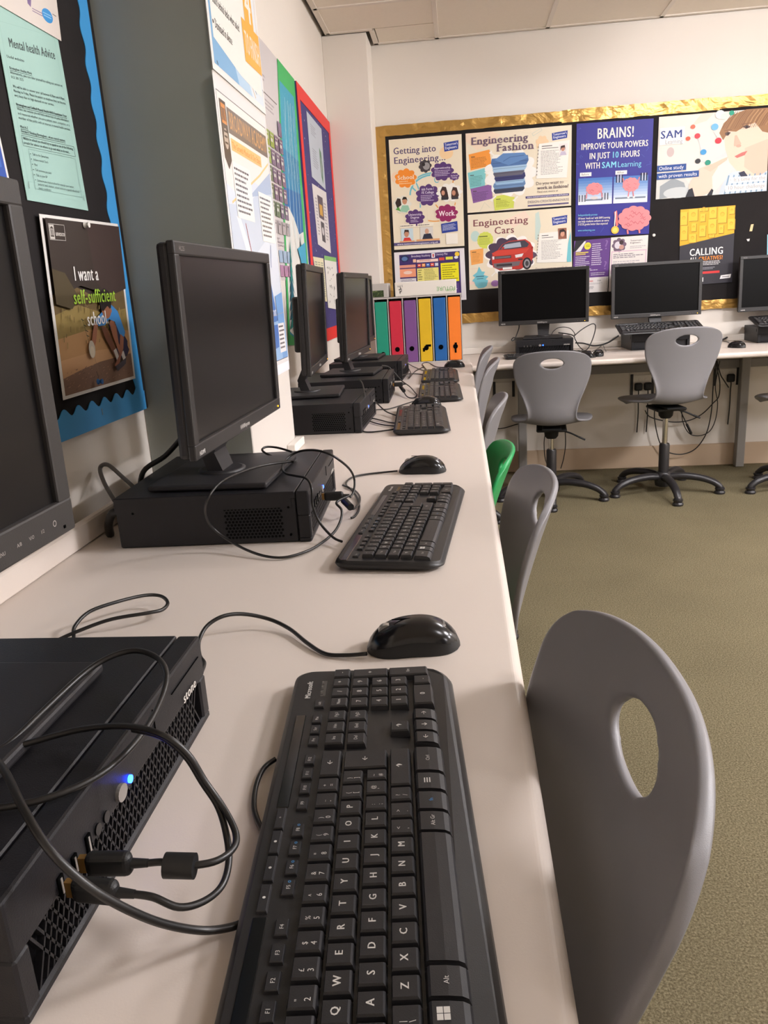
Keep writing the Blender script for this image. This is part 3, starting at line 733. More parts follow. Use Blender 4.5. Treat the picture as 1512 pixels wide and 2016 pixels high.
def legends():
    mb = MB()
    wc, bc = lin((196, 192, 186)), lin((70, 140, 200))
    for x, y, w_, d, kind, leg in KEYS:
        if not leg: continue
        z = kz(y) + (.0033 if kind == 's' else .0071)
        if kind == 'p': z = kz(y) + .0069
        X, Y = (x - KOX) * .001, (y - KOY) * .001
        def put(t, dx, dy, h, col=wc, bold=0):
            if any(c not in CH and c != ' ' for c in t):
                mb.add([(X + dx + h * .45 * (cos(2 * pi * i / 6) + .6), Y + dy + h * .5 + h * .45 * sin(2 * pi * i / 6), z) for i in range(6)], [tuple(range(6))], col); return
            text_into(mb, t, lambda a, b: (X + dx + a, Y + dy + b, z), h, col, bold)
        if kind == 's': put(leg[0], -twidth(leg[0], 0) * .0028 / CAPH / 2 if len(leg[0]) < 4 else -.004, -.0015, .0026)
        elif leg[0] == 'win':
            for i in (0, 1):
                for j in (0, 1): mb.add([(X - .004 + i * .0042 + a, Y - .002 + j * .0038 + b + .002, z) for a, b in ((0, 0), (.0038, 0), (.0038, .0034), (0, .0034))], [(0, 1, 2, 3)], wc)
        elif leg[0] == 'menu':
            for a in range(3): mb.add([(X - .003 + p, Y + a * .002 + q, z) for p, q in ((0, 0), (.006, 0), (.006, .0009), (0, .0009))], [(0, 1, 2, 3)], wc)
        elif leg[0] == 'calc': mb.add([(X - .003 + p, Y - .002 + q, z) for p, q in ((0, 0), (.006, 0), (.006, .004), (0, .004))], [(0, 1, 2, 3)], wc)
        elif len(leg[0]) > 1: put(leg[0], -twidth(leg[0], 0) * .0030 / CAPH / 2, -.0008, .0030, bc if leg[0] == 'fn' else wc)
        elif len(leg) == 1: put(leg[0], -twidth(leg[0], 1) * .0046 / CAPH / 2, -.0014, .0046, wc, 1)
        else: put(leg[0], -.0035, .0010, .0032); put(leg[1], -.0035, -.0046, .0036)
        if kind == 's' and leg[0] in ('F5', 'F6', 'F7', 'F8'): put('o', .0035, -.0014, .0030, bc)
    def lab(t, x, y, h, col, bold=1): text_into(mb, t, lambda a, b: ((x - KOX) * .001 + a, (y - KOY) * .001 + b, BODYZ + .0042), h, col, bold)
    lab('Microsoft', 341, 47.5, .0052, lin((206, 202, 196)), 1)
    for x in (352, 362, 372): lab('o', x, 36.5, .003, lin((120, 116, 110)), 0)
    return mb.mesh('key_legends', MT['paper'])
KLEG = legends()
def kstrip():
    mb = MB()
    for x0, x1 in ((-48, 72), (179, 312)): mb.box((((x0 + x1) / 2 - KOX) * .001, (53 - KOY) * .001, BODYZ + .0026), ((x1 - x0) * .001, .0095, .002), .0006)
    mb.box(((362 - KOX) * .001, (38 - KOY) * .001, BODYZ + .0016), (.031, .0105, .002), .0005)
    return mb.mesh('gloss_strip', MT['gloss'])
KSTRIP = kstrip()
def key_field():
    mb = MB()
    for x, y, w_, d, kind, leg in KEYS:
        me = key_mesh(w_, d, kind); mb.add([Vector(((x - KOX) * .001, (y - KOY) * .001, kz(y))) + v.co for v in me.vertices], [tuple(p.vertices) for p in me.polygons])
    return mb.mesh('keys', MT['key'])
KFIELD = key_field()
def keyboard(loc, rz, label, single=True, tilt=0.0):
    r = tag(empty('keyboard', loc, rz), label, 'keyboard', 'black desktop keyboards'); r.rotation_euler[0] = 0
    def put(n, me, p=r, l=(0, 0, 0)):
        o = bpy.data.objects.new(n, me); COL.objects.link(o); o.parent = p; o.location = l; return o
    put('case', KBODY); put('key_legends', KLEG); put('gloss_strip', KSTRIP)
    if single:
        for x, y, w_, d, kind, leg in KEYS: put('key' if d != 25 or w_ < 100 else 'space_bar', key_mesh(w_, d, kind), r, ((x - KOX) * .001, (y - KOY) * .001, kz(y)))
    else: put('keys', KFIELD)['kind'] = 'stuff'
    return r
def kb_at(kx, ky, th, z):
    """centre of the board from the Q key's place and the board's turn"""
    return (kx + cos(th) * KOX * .001 - sin(th) * KOY * .001, ky + sin(th) * KOX * .001 + cos(th) * KOY * .001, z)
kbA = keyboard(kb_at(-.0777, .3199, 1.6585, T + .0005), 1.6585, 'nearest black keyboard with legible white legends, beside the chair')
kbB = keyboard((-.097, 1.268, T + .0005), pi / 2 - .08, 'black keyboard in front of the large monitor by the pillar')
kbC = keyboard((-.125, 2.335, T + .0005), pi / 2 + .05, 'black keyboard beside the honeycomb-vented computer past the pillar')
kbD = keyboard((-.083, 2.938, T + .0005), pi / 2 + .03, 'black keyboard with two mice at its ends, second past the pillar', False)
kbD['label'] = 'black keyboard on the long desk, second past the pillar'
kbE = keyboard((-.095, 3.48, T + .0005), pi / 2 + .02, 'farthest black keyboard on the long desk, near the coloured files', False)
kbF = keyboard((.468, 4.452, ZB + .0005), 0.03, 'black keyboard on the back desk top, half hidden behind a chair', False)
kbG = keyboard((1.095, 4.525, ZB + PCH + .024), .02, 'black keyboard lying across the middle computer of the back desk', False)
kbH = keyboard((1.83, 4.575, ZB + PCH + .024), .03, 'black keyboard lying on the computer at the right end of the back desk', False)

for o_ in (kbG, kbH): o_.rotation_euler[0] = .26     # propped with the back edge on the monitor foot
# ================================================================== mice
def mouse_meshes():
    L, Wd, H = .106, .060, .036; n = 26; m = 26
    def sec(t):
        a = 2 * t - 1
        w_ = (1 - abs(a) ** 2.6) ** .5 * (1 - .10 * cos(a * pi * 1.0) * (1 if abs(a) < .8 else .6)) if abs(a) < 1 else 0
        h_ = (1 - abs(a) ** 2.4) ** .48 * (.80 + .22 * cos((t - .60) * 2.6))
        return Wd / 2 * max(w_, .02), H * max(h_, .05)
    top, side = MB(), MB(); V = []
    for i in range(n + 1):
        t = .004 + .992 * i / n; w_, h_ = sec(t); x = (t - .5) * L
        for j in range(m + 1):
            a = pi * j / m; ca, sa = cos(a), sin(a)
            V.append((x, w_ * math.copysign(abs(ca) ** .75, ca), max(.0006, h_ * abs(sa) ** .72)))
    ft, fs = [], []
    for i in range(n):
        tt = (i + .5) / n; seam = .0105 + .0085 * sin(pi * tt) - .004 * (1 - tt)
        for j in range(m):
            q = (i * (m + 1) + j, i * (m + 1) + j + 1, (i + 1) * (m + 1) + j + 1, (i + 1) * (m + 1) + j)
            z = sum(V[k][2] for k in q) / 4
            (ft if z > seam else fs).append(q)
    top.add(V, ft, smooth=True); side.add([(x, y * .965, z) for x, y, z in V], fs, smooth=True); side.add([(x, y * .97, z * .985) for x, y, z in V], ft, smooth=True)
    wh = MB().cyl((-.030, -.0036, .0224), (-.030, .0036, .0224), .0088, n=18)
    def on_top(x, y):
        w_, h_ = sec(x / L + .5); c_ = min(1, (abs(y) / w_) ** (1 / .75)); return (x, y, h_ * sqrt(1 - c_ * c_) ** .72 + .0004)
    lg = MB(); text_into(lg, 'Microsoft', lambda a, b: on_top(.037 - b, -.011 + a), .0036, lin((176, 172, 168)), 0)
    ln = MB().box((-.012, 0, .0357), (.022, .0012, .0012))
    return {'top_shell': (top.mesh('top_shell', MT['mtop'])), 'body': side.mesh('body', MT['matte']), 'scroll_wheel': wh.mesh('scroll_wheel', MT['silver']), 'seam': ln.mesh('seam', MT['hole']), 'lettering': lg.mesh('lettering', MT['paper'])}
MM = mouse_meshes()
def mouse(loc, rz, label):
    """cable end points to local -x"""
    r = tag(empty('mouse', loc, rz), label, 'mouse', 'black optical mice')
    for k, me in MM.items():
        o = bpy.data.objects.new(k, me); COL.objects.link(o); o.parent = r
    return r
msA = mouse((-.064, .800, T), .12, 'nearest glossy black mouse beyond the big keyboard')
msB = mouse((-.093, 1.668, T), -.1, 'glossy black mouse at the far end of the second keyboard')
msC = mouse((-.124, 2.635, T), -.15, 'black mouse just beyond the keyboard past the pillar')
msD = mouse((-.035, 3.90, T), -.25, 'farthest black mouse on the long desk, near the orange file')
msE = mouse((.668, 4.285, ZB), 2.2, 'black mouse beside the keyboard under the blue-lit computer')
msF = mouse((.735, 4.33, ZB), -pi / 2 - .2, 'small black mouse alone on the back desk between two chairs')
msG = mouse((1.472, 4.40, ZB), -pi / 2 + .5, 'black mouse on the back desk at the right of the raised chair')

# ================================================================== pin boards and posters
def board_left():
    X0 = XW + .0005; r = tag(empty('notice_board', (X0, 1.1, T + .75)), 'black notice board with a scalloped blue paper border, left of the pillar', 'notice board')
    def L(y, z, x): return (x, y - 1.1, z - (T + .75))
    ya, yb, za, zb = .30, 1.608, T + .178, ZC - .15
    MB().box((.006, (ya + yb) / 2 - 1.1, (za + zb) / 2 - T - .75), (.012, yb - ya, zb - za)).build('backing', MT['felt'], r)
    # right hand strip, scalloped inner edge
    def strip(name, pts, x):
        n = len(pts); mb = MB(); A = [L(y, z, x + .0012) for y, z in pts] + [L(y, z, x) for y, z in pts]
        mb.add(A, [tuple(range(n)), tuple(range(2 * n - 1, n - 1, -1))] + [(i, n + i, n + (i + 1) % n, (i + 1) % n) for i in range(n)]); return mb.build(name, MT['blue'], r)
    z = za + .02; pts = []
    N = 260
    for i in range(N + 1):
        zz = za + .0 + (zb - za) * i / N; pts.append((1.550 + .005 * cos(2 * pi * zz / .0625) , zz))
    strip('border_strip', [(1.592, za), (1.592, zb)] + pts[::-1], .0125)
    pts = []
    for i in range(N + 1):
        y = ya + (1.592 - ya) * i / N; pts.append((y, za + .044 + .007 * cos(2 * pi * y / .052)))
    strip('border_strip', [(1.592, za)] + [(1.592, pts[-1][1])] + pts[::-1] + [(ya, za)], .0140)
    MB().box(L(1.385, za + .026, .0158), (.0008, .001, .012)).build('staple', MT['silver'], r)
    return r
board_left()
XB = XW + .013
def nl(px, py, x=XB): return onx(px, py, x)
# unesco poster, tilted
s = plane_sheet(lambda a, b: nl(a, b, XB + .006), [(75, 421), (230, 441), (265, 745), (123, 788)], 297, 420, NL, (232, 228, 222))
s.rect(8, 8, 289, 412, (58, 46, 38))
R = random.Random(3)
s.poly([(8, 180), (60, 150), (150, 185), (289, 170), (289, 412), (8, 412)], (112, 92, 58))
s.poly([(8, 225), (90, 205), (190, 232), (289, 225), (289, 412), (8, 412)], (150, 128, 74))
s.poly([(8, 280), (120, 268), (289, 285), (289, 412), (8, 412)], (190, 146, 98)); s.poly([(8, 330), (150, 322), (289, 330), (289, 412), (8, 412)], (206, 160, 116))
s.poly([(8, 372), (80, 360), (150, 352), (289, 348), (289, 412), (8, 412)], (134, 102, 82))
for i in range(70): a, b = 10 + 270 * R.random(), 356 + 50 * R.random(); s.line([(a, b), (a + 9 * R.random(), b - 4 * R.random())], 1.2, R.choice(((96, 70, 58), (168, 128, 104), (196, 150, 118))))
for i in range(46): a, b = 10 + 270 * R.random(), 200 + 110 * R.random(); s.line([(a, b), (a + 3 * R.random(), b - 16 * R.random())], 2.5, R.choice(((164, 140, 84), (132, 116, 66), (120, 100, 58))))
s.poly([(8, 8), (289, 8), (289, 150), (170, 176), (100, 160), (8, 190)], (54, 43, 37)); s.poly([(150, 8), (289, 8), (289, 172), (210, 190), (160, 150)], (62, 47, 43)); s.poly([(8, 120), (50, 130), (90, 190), (60, 214), (8, 200)], (78, 66, 44))
# the squatting boy with a sapling and a watering bottle
s.poly([(196, 330), (262, 318), (272, 336), (258, 352), (210, 352)], (52, 44, 62)); s.poly([(190, 262), (232, 262), (268, 312), (262, 346), (238, 340)], (42, 36, 62))
s.poly([(160, 262), (182, 268), (214, 330), (224, 346), (206, 350), (170, 292)], (120, 74, 52)); s.poly([(196, 256), (212, 248), (224, 268), (226, 312), (240, 338), (226, 346), (204, 292)], (154, 98, 70))
s.poly([(200, 330), (212, 326), (222, 352), (210, 356)], (206, 198, 190)); s.poly([(230, 340), (244, 336), (250, 356), (238, 360)], (206, 198, 190))
s.poly([(138, 246), (178, 224), (214, 212), (238, 230), (262, 288), (254, 300), (236, 292), (220, 256), (196, 248), (176, 262), (150, 262)], (62, 134, 198))
s.poly([(136, 250), (148, 258), (132, 300), (120, 318), (110, 316), (122, 280)], (156, 100, 74)); s.poly([(238, 290), (252, 300), (244, 330), (214, 372), (202, 376), (196, 368), (222, 346)], (144, 90, 66))
s.ell(190, 222, 20, 24, (150, 96, 70)); s.poly([(164, 200), (170, 178), (188, 168), (208, 176), (216, 200), (208, 226), (196, 214), (176, 226), (168, 222)], (34, 26, 24)); s.ell(208, 226, 4, 6, (160, 104, 78))
s.ell(113, 316, 12, 22, (196, 186, 168)); s.ell(113, 322, 8, 14, (214, 200, 176)); s.line([(118, 336), (130, 382)], 1.0, (150, 120, 96))
s.line([(88, 238), (94, 258), (100, 282), (104, 300)], 1.2, (54, 56, 38))
for a, b in ((86, 240), (92, 254), (97, 268), (98, 280)): s.line([(a, b), (a + 9, b + 4)], 2.2, (60, 62, 40))
s.line([(118, 372), (124, 386), (120, 392)], 2, (70, 50, 44)); s.poly([(198, 372), (252, 356), (246, 372), (206, 386)], (74, 66, 72))
s.frame(13, 20, 66, 56, 1, (206, 200, 192)); s.rect(15, 22, 30, 54, (206, 200, 192)); s.rects([(18, 32, 20, 46), (21.5, 32, 23.5, 46), (25, 32, 27, 46), (17, 46, 28, 49)], (60, 50, 44)); s.poly([(16, 31), (22.5, 25), (29, 31)], (60, 50, 44))
s.text('unesco', 33, 46, 11, (214, 208, 200), 64, 1)
s.text('I want a', 78, 148, 33, (232, 228, 222), 172, 1); s.text('self-sufficient', 66, 203, 33, (156, 196, 60), 234, 1); s.text('school.', 106, 258, 33, (232, 228, 222), 192, 1)
un = s.build('poster', 'unesco poster of a boy in blue planting a sapling, I want a self-sufficient school', 'poster')
for a, b, c, q in ((140, 15, 'white', 'clear white push pin at the top of the unesco poster'), (118, 398, 'f_navy', 'blue push pin at the bottom of the unesco poster')):
    p = s.P(a, b); mb = MB(); mb.lathe([(.0052, .0), (.0052, .002), (.0030, .003), (.0030, .006), (.0048, .0075), (.0048, .009)], 12, Matrix.Translation(p) @ Matrix.Rotation(pi / 2, 4, 'Y'))
    tag(mb.build('push_pin', MT[c]), q, 'pin')
# mint advice sheet
s = plane_sheet(nl, [(-22, -12), (103, 26), (172, 415), (52, 394)], 210, 600, NL, (162, 198, 189)); c = (40, 52, 52)
s.frame(12, 70, 196, 540, 1, (150, 186, 178)); s.text('Mental health Advice', 30, 138, 26, c, 186, 1)
s.text('Useful websites', 16, 172, 8, c, 70, 1)
yy = 196
for t, u in (('Birmingham Healthy Minds', 1), ('Alternatively, you can refer yourself by calling our service on', 0), ('0121 301 2525', 0), ('', 0), ('We will be able to answer your call between 8.30am and 4.30pm,', 0), ('Monday to Friday. Please be patient as telephone lines can become', 0), ('very busy due to high demand on our service.', 0), ('', 0), ('Birmingham and Solihull Mental Health NHS Foundation Trust', 1), ('Within this website you will find a whole host of useful information', 0), ('and resources whether you are a patient, carer, companion, or a', 0), ('member of the public with an interest in mental health services.', 0), ('', 0), ('Mind A-Z', 1), ('Forward Thinking Birmingham - where mental matters', 1)):
    if t: s.text(t, 18, yy + 8, 7.6, c, 18 + min(176, 2.95 * len(t)), u)
    if u: s.rects([(18, yy + 11, 18 + min(176, 2.95 * len(t)), yy + 12.2)], c)
    yy += 13.2
s.frame(16, 398, 196, 430, .8, c); s.text('Whilst in school you should try to speak to one of the following', 20, 410, 7.4, c, 190, 1); s.text('people for advice on where to go and what to do next...', 20, 423, 7.4, c, 176, 1)
s.frame(30, 436, 192, 560, .8, (120, 150, 146))
for i, t in enumerate(('Talk to the Samaritans', 'Achieve mental Check', 'Mind', 'Tell someone you trust', 'Talk to your GP', 'Someone you trust at school for example your teacher,', 'pastoral lead, mentor, school nurse or a special educational', 'needs coordinator')):
    yy = 450 + i * 16 - max(0, i - 5) * 4; s.text(t, 40, yy + 4, 7, c, 40 + 2.4 * len(t), 0)
    if i < 6: s.ell(34, yy + 1, 1.4, 1.4, c, 6)
s.rects([(10, 540, 11.2, 562), (198, 552, 199, 570)], (120, 120, 116))
s.build('notice_sheet', 'pale mint sheet headed Mental health Advice', 'notice')
s = plane_sheet(lambda a, b: nl(a, b, XB + .002), [(-20, -140), (95, -120), (119, 81), (-8, 7)], 210, 297, NL, (216, 206, 198))
s.ell(166, 240, 20, 22, (58, 142, 206)); s.rects([(150, 234, 182, 237), (152, 242, 180, 245)], (150, 196, 230)); s.poly([(98, 205), (112, 214), (108, 240), (98, 232)], (120, 96, 140)); s.rects([(112, 240, 148, 243), (112, 248, 148, 251)], (140, 120, 150)); s.line([(186, 226), (200, 228)], 2, (40, 40, 40))
s.build('notice_sheet', 'white sheet with a round blue logo at its lower corner, top of the black board', 'notice')
s = plane_sheet(lambda a, b: nl(a, b, XB + .001), [(-75, 230), (-15, 210), (31, 421), (-40, 440)], 210, 297, NL, (226, 222, 220))
s.rect(6, 6, 198, 291, (50, 84, 170)); s.rect(20, 190, 186, 232, (232, 112, 76)); s.rect(20, 250, 190, 291, (214, 44, 72)); s.rect(20, 60, 180, 160, (66, 110, 196))
s.build('poster', 'blue poster with orange and red blocks behind the nearest monitor')

# ---- pillar posters (on the face turned to the room)
XQ = XP + .0006
yl, yr = 1.606, 2.026
def pz(px, py): return onx(px, py, XQ)
z1 = T + .812
s = Sheet((XQ, yl - .0, z1 + .56), (XQ, yr - .012, z1 + .56), (XQ, yr + .002, z1), (XQ, yl, z1), 420, 594, NL, (232, 230, 228))
s.poly([(14, 14), (406, 14), (406, 580), (14, 580)], (214, 226, 236)); s.poly([(230, 14), (406, 14), (406, 330), (330, 200)], (132, 176, 222)); s.poly([(300, 14), (406, 14), (406, 150)], (206, 222, 238))
s.poly([(14, 300), (210, 470), (300, 580), (14, 580)], (176, 206, 232)); s.poly([(14, 400), (120, 480), (190, 580), (14, 580)], (120, 172, 214))
s.line([(180, 14), (330, 230), (398, 320), (400, 480)], 4, (238, 190, 110)); s.line([(14, 330), (180, 470), (330, 576)], 3, (238, 190, 110))
s.poly([(26, 300), (160, 260), (330, 400), (398, 520), (396, 560), (330, 560), (210, 555), (26, 530)], (236, 234, 228)); s.poly([(160, 30), (396, 30), (398, 500), (300, 330)], (226, 232, 238))
for t, a_, b_, e_ in (('Equipment away', 70, 372, 220), ('Books handed in', 44, 416, 142), ('Stand behind desks when asked', 44, 462, 236), ('Dismissed in silence', 44, 508, 164)):
    s.ell(a_ - 10, b_ - 8, 4, 4, (40, 44, 52), 8); s.text(t, a_, b_, 17, (40, 44, 52), e_, 0)
s.poly([(290, 322), (366, 318), (372, 424), (296, 428)], (240, 172, 64)); s.text('4', 306, 414, 82, (240, 232, 220), 362, 1)
s.poly([(262, 422), (412, 420), (414, 508), (264, 512)], (240, 172, 64)); s.text('TO FINISH', 276, 490, 46, (240, 226, 206), 404, 1)
for a, b in ((30, 572), (330, 560), (404, 540)): s.line([(a, b), (a + 8, b + 6)], 2, (70, 70, 70))
s.build('poster', 'laminated poster reading 4 To Finish with orange numeral, top of the pillar', m='lamin')
zt, zb_ = T + .803, T + .228
s = Sheet((XQ + .001, yl - .012, zt), (XQ + .001, yr - .016, zt), (XQ + .001, yr, zb_), (XQ + .001, yl, zb_), 420, 600, NL, (226, 224, 224))
s.frame(10, 26, 410, 590, 2, (90, 90, 96)); s.poly([(12, 28), (408, 28), (408, 588), (12, 588)], (214, 222, 234))
s.poly([(12, 28), (408, 28), (408, 190), (240, 170), (120, 220), (12, 200)], (232, 228, 224))
s.poly([(12, 240), (160, 230), (300, 180), (408, 150), (408, 260), (200, 330), (12, 420)], (200, 210, 226)); s.poly([(60, 260), (90, 260), (380, 588), (300, 588)], (226, 230, 236)); s.poly([(180, 210), (408, 130), (408, 180)], (170, 186, 212)); s.line([(40, 235), (300, 150), (400, 110)], 5, (240, 200, 140))
s.rect(72, 46, 404, 96, (112, 100, 92)); s.text('BROADWAY ACADEMY', 84, 86, 34, (196, 146, 96), 398, 1)
s.poly([(80, 104), (330, 104), (330, 128), (80, 128)], (240, 188, 120)); s.text('The Growth Mindset & Our Ethos', 86, 123, 13, (214, 140, 60), 322, 1)
s.poly([(24, 40), (66, 40), (70, 150), (46, 170), (22, 150)], (64, 52, 44)); s.poly([(30, 46), (60, 46), (63, 84), (30, 84)], (206, 130, 60)); s.ell(46, 112, 15, 20, (176, 160, 146)); s.rects([(34, 54, 40, 78), (44, 54, 50, 78), (54, 54, 58, 78), (36, 96, 56, 100), (36, 106, 56, 110), (36, 118, 56, 122)], (48, 40, 36))
s.rect(70, 150, 210, 262, (238, 236, 232)); s.lines(80, 160, 200, 256, 9, (86, 84, 90), rnd=.3)
s.rect(268, 188, 400, 300, (238, 236, 232)); s.lines(278, 198, 392, 294, 9, (86, 84, 90), rnd=.3)
s.line([(126, 270), (176, 392)], 3, (190, 70, 70)); s.poly([(170, 384), (182, 384), (178, 400)], (190, 70, 70)); s.line([(340, 306), (322, 360)], 3, (84, 110, 180))
s.poly([(184, 392), (196, 372), (214, 360), (232, 362), (246, 500), (150, 512), (160, 440)], (232, 82, 76)); s.poly([(246, 358), (270, 366), (300, 394), (330, 470), (338, 500), (258, 500)], (84, 126, 190)); s.poly([(184, 392), (196, 372), (214, 360), (232, 362), (236, 420), (176, 430)], (222, 60, 66))
s.text('Knowledge', 164, 492, 22, (244, 226, 222), 244, 1); s.text('Trust', 276, 478, 22, (230, 234, 244), 326, 1)
s.poly([(12, 505), (408, 488), (408, 588), (12, 588)], (150, 186, 226)); s.poly([(150, 512), (246, 500), (236, 560), (140, 570)], (228, 84, 78)); s.poly([(258, 500), (338, 500), (320, 556), (262, 560)], (76, 118, 186)); s.poly([(330, 430), (408, 420), (408, 588), (350, 588)], (120, 164, 216))
s.line([(12, 490), (408, 472)], 1.5, (160, 168, 180)); s.rect(330, 498, 398, 572, (232, 230, 232)); s.lines(336, 504, 394, 568, 6, (90, 90, 98), rnd=.2)
s.build('poster', 'tall laminated Broadway Academy poster with a red and blue arch on the pillar', m='lamin')
s = Sheet((XQ + .0005, yl + .006, T + .240), (XQ + .0005, yr + .001, T + .240), (XQ + .0005, yr + .003, T + .205), (XQ + .0005, yl + .006, T + .202), 420, 40, NL, (222, 220, 226), th=.0004)
s.rects([(0, 1, 420, 4)], (60, 60, 70)); s.build('paper_strip', 'white paper strip under the tall pillar poster', 'paper')

# ---- left wall beyond the pillar
def wl(px, py, x=XW + .0006): return onx(px, py, x)
# chart with green and purple squares
ya, yb, za, zc = 2.28, 3.345, T + .45, T + 1.285
s = Sheet((XW, ya, zc), (XW, yb + .02, zc), (XW, yb, za), (XW, ya, za), 600, 840, NL, (210, 204, 206))
s.rects([(20, 178, 560, 182)], (70, 66, 72)); s.lines(300, 120, 520, 150, 2, (170, 164, 168)); s.lines(440, 200, 540, 240, 3, (170, 164, 168))
for i in range(8):
    for j in range(5):
        a, b = 250 + i * 42, 305 + j * 62
        if i == 7 and j == 0: s.rect(a, b - 62, a + 36, b - 8, (106, 84, 122))
        g = (146, 168, 76) if i + j < 6 and i > 1 else ((92, 116, 84) if i < 5 or j > 3 else (112, 90, 124))
        if i >= 6: g = (112, 90, 124)
        s.rect(a, b, a + 36, b + 54, g); s.rects([(a + 6, b + 10, a + 28, b + 13), (a + 6, b + 22, a + 24, b + 34)], (206, 206, 200))
for i in range(8): s.rect(250 + i * 42, 620, 250 + i * 42 + 36, 668, (176, 168, 172)); s.rects([(256 + i * 42, 630, 276 + i * 42, 636)], (110, 104, 112))
s.lines(250, 684, 560, 720, 3, (176, 170, 176))
for i in range(4): s.rect(400 + i * 42, 730, 436 + i * 42, 775, (156, 184, 212)); s.rect(400 + i * 42, 785, 436 + i * 42, 828, (178, 130, 166))
s.build('poster', 'pale chart of small green and purple squares behind the pillar', m='lamin')
# winter picture in a green border
ya, yb, zc = 3.10, 3.70, T + 1.287
s = Sheet((XW + .0015, ya + .27, zc), (XW + .0015, yb, zc), (XW + .0015, yb - .05, T + .16), (XW + .0015, ya, T + .20), 500, 1000, NL, (60, 176, 96))
s.poly([(30, 70), (440, 70), (440, 960), (330, 940), (200, 985), (30, 960)], (60, 160, 190)); s.poly([(30, 300), (440, 300), (440, 560), (30, 560)], (44, 132, 176)); s.poly([(30, 440), (440, 420), (440, 600), (30, 600)], (34, 104, 164))
s.poly([(30, 540), (110, 500), (230, 530), (330, 580), (440, 560), (440, 960), (330, 930), (200, 985), (30, 950)], (222, 220, 214))
R = random.Random(8)
for a in (150, 230, 300, 370):
    s.line([(a, 600), (a + 6, 420), (a - 10, 240), (a + 4, 110)], 7, (196, 222, 226))
    for k in range(7): b = 400 - k * 40; s.line([(a, b + 30), (a + R.choice((-1, 1)) * (30 + 26 * R.random()), b - 40)], 3, (180, 214, 222))
for k in range(60): a, b = 40 + 390 * R.random(), 80 + 340 * R.random(); s.line([(a, b), (a + 16 * R.random(), b - 26 * R.random())], 2, (120, 196, 208))
for a, b0, b1 in ((330, 600, 900), (90, 640, 940)):
    for k in range(9): b = b0 + (b1 - b0) * k / 9; h_ = 16 + 7 * k; s.poly([(a, b - 20), (a + h_, b + 40), (a + 10, b + 26), (a, b + 44), (a - 12, b + 26), (a - h_, b + 40)], R.choice(((20, 110, 108), (24, 128, 122), (16, 92, 110))))
s.poly([(250, 640), (440, 600), (440, 700), (320, 690)], (60, 160, 196)); s.line([(60, 560), (140, 660), (110, 700)], 4, (170, 196, 206)); s.line([(180, 540), (240, 660)], 4, (170, 196, 206))
s.build('artwork', 'painted winter trees in a green paper border on the left wall', 'artwork')
# navy board with a red border
ya, yb, za, zc = 3.70, 4.605, T + .155, T + 1.282
rb = tag(empty('display_board', (XW + .001, (ya + yb) / 2, (za + zc) / 2)), 'navy display board with a bright red border beside the corner pier', 'display board')
cy, cz = (ya + yb) / 2, (za + zc) / 2
MB().box((.004, 0, 0), (.008, yb - ya, zc - za)).build('backing', mat('navy_paper', (58, 52, 112), .7, var=.05), rb)
s = Sheet((0, ya - cy, zc - cz), (0, yb - cy, zc - cz), (0, yb - cy, za - cz), (0, ya - cy, za - cz), 900, 1120, NL, None, gap=.008)
R = random.Random(5)
for k in range(170): a, b, q = 60 + 780 * R.random(), 60 + 1000 * R.random(), 1.5 + 3.5 * R.random() ** 3; s.mb.add([s.P(a + q * cos(i * pi / 3), b + q * sin(i * pi / 3)) for i in range(6)], [tuple(range(6))], lin((206, 204, 224)))
s.mb.build('star_print', MT['paper'], rb)
redm = mat('red_border_card', (224, 44, 40), .55)
for nm, (y0, y1, z0, z1_) in dict(a=(ya, yb, zc - .062, zc), b=(ya, yb, za, za + .062), c=(ya, ya + .055, za + .062, zc - .062), d=(yb - .05, yb, za + .062, zc - .062)).items():
    MB().box((.0095, (y0 + y1) / 2 - cy, (z0 + z1_) / 2 - cz), (.002, y1 - y0, z1_ - z0)).build('border_strip', redm, rb)
XN = XW + .009
def wn(px, py): return onx(px, py, XN)
s = plane_sheet(wn, [(602.5, 218), (632, 254), (640.5, 374), (613.5, 348)], 210, 297, NL, (182, 190, 200))
s.poly([(150, 110), (176, 126), (186, 210), (176, 280), (154, 250), (146, 180)], (70, 120, 84)); s.poly([(156, 150), (172, 160), (176, 220), (164, 250), (156, 210)], (150, 160, 156)); s.lines(40, 40, 120, 90, 5, (140, 146, 158)); s.lines(40, 150, 120, 240, 8, (140, 146, 158))
s.build('notice_sheet', 'grey sheet with a green outline drawing, upper of two on the navy board', 'notice')
s = plane_sheet(wn, [(613.5, 361), (641.5, 379), (651, 499), (625.5, 481)], 210, 297, NL, (216, 210, 208))
s.rect(60, 40, 140, 150, (84, 72, 84)); s.rect(78, 80, 124, 134, (196, 152, 66)); s.rect(76, 164, 130, 262, (70, 66, 72)); s.ell(102, 210, 16, 20, (200, 196, 196)); s.lines(24, 60, 50, 250, 12, (150, 146, 150)); s.lines(150, 60, 190, 250, 12, (150, 146, 150))
s.build('notice_sheet', 'white sheet with two small photographs, lower on the navy board', 'notice')
s = plane_sheet(wn, [(615.5, 505), (636, 509), (643.5, 594), (630, 592)], 210, 297, NL, (222, 214, 178))
for i in range(3): s.lines(20 + 62 * i, 30, 68 + 62 * i, 270, 16, ((84, 110, 110), (140, 140, 110), (110, 130, 120))[i], rnd=.1)
s.build('notice_sheet', 'cream sheet of tinted columns, half behind a monitor', 'notice')
s = plane_sheet(lambda a, b: onx(a, b, XN + .0012), [(637.5, 503), (661, 507.5), (668, 610), (645.5, 606)], 210, 297, NL, (222, 220, 214))
s.rect(0, 0, 210, 24, (120, 184, 100)); 
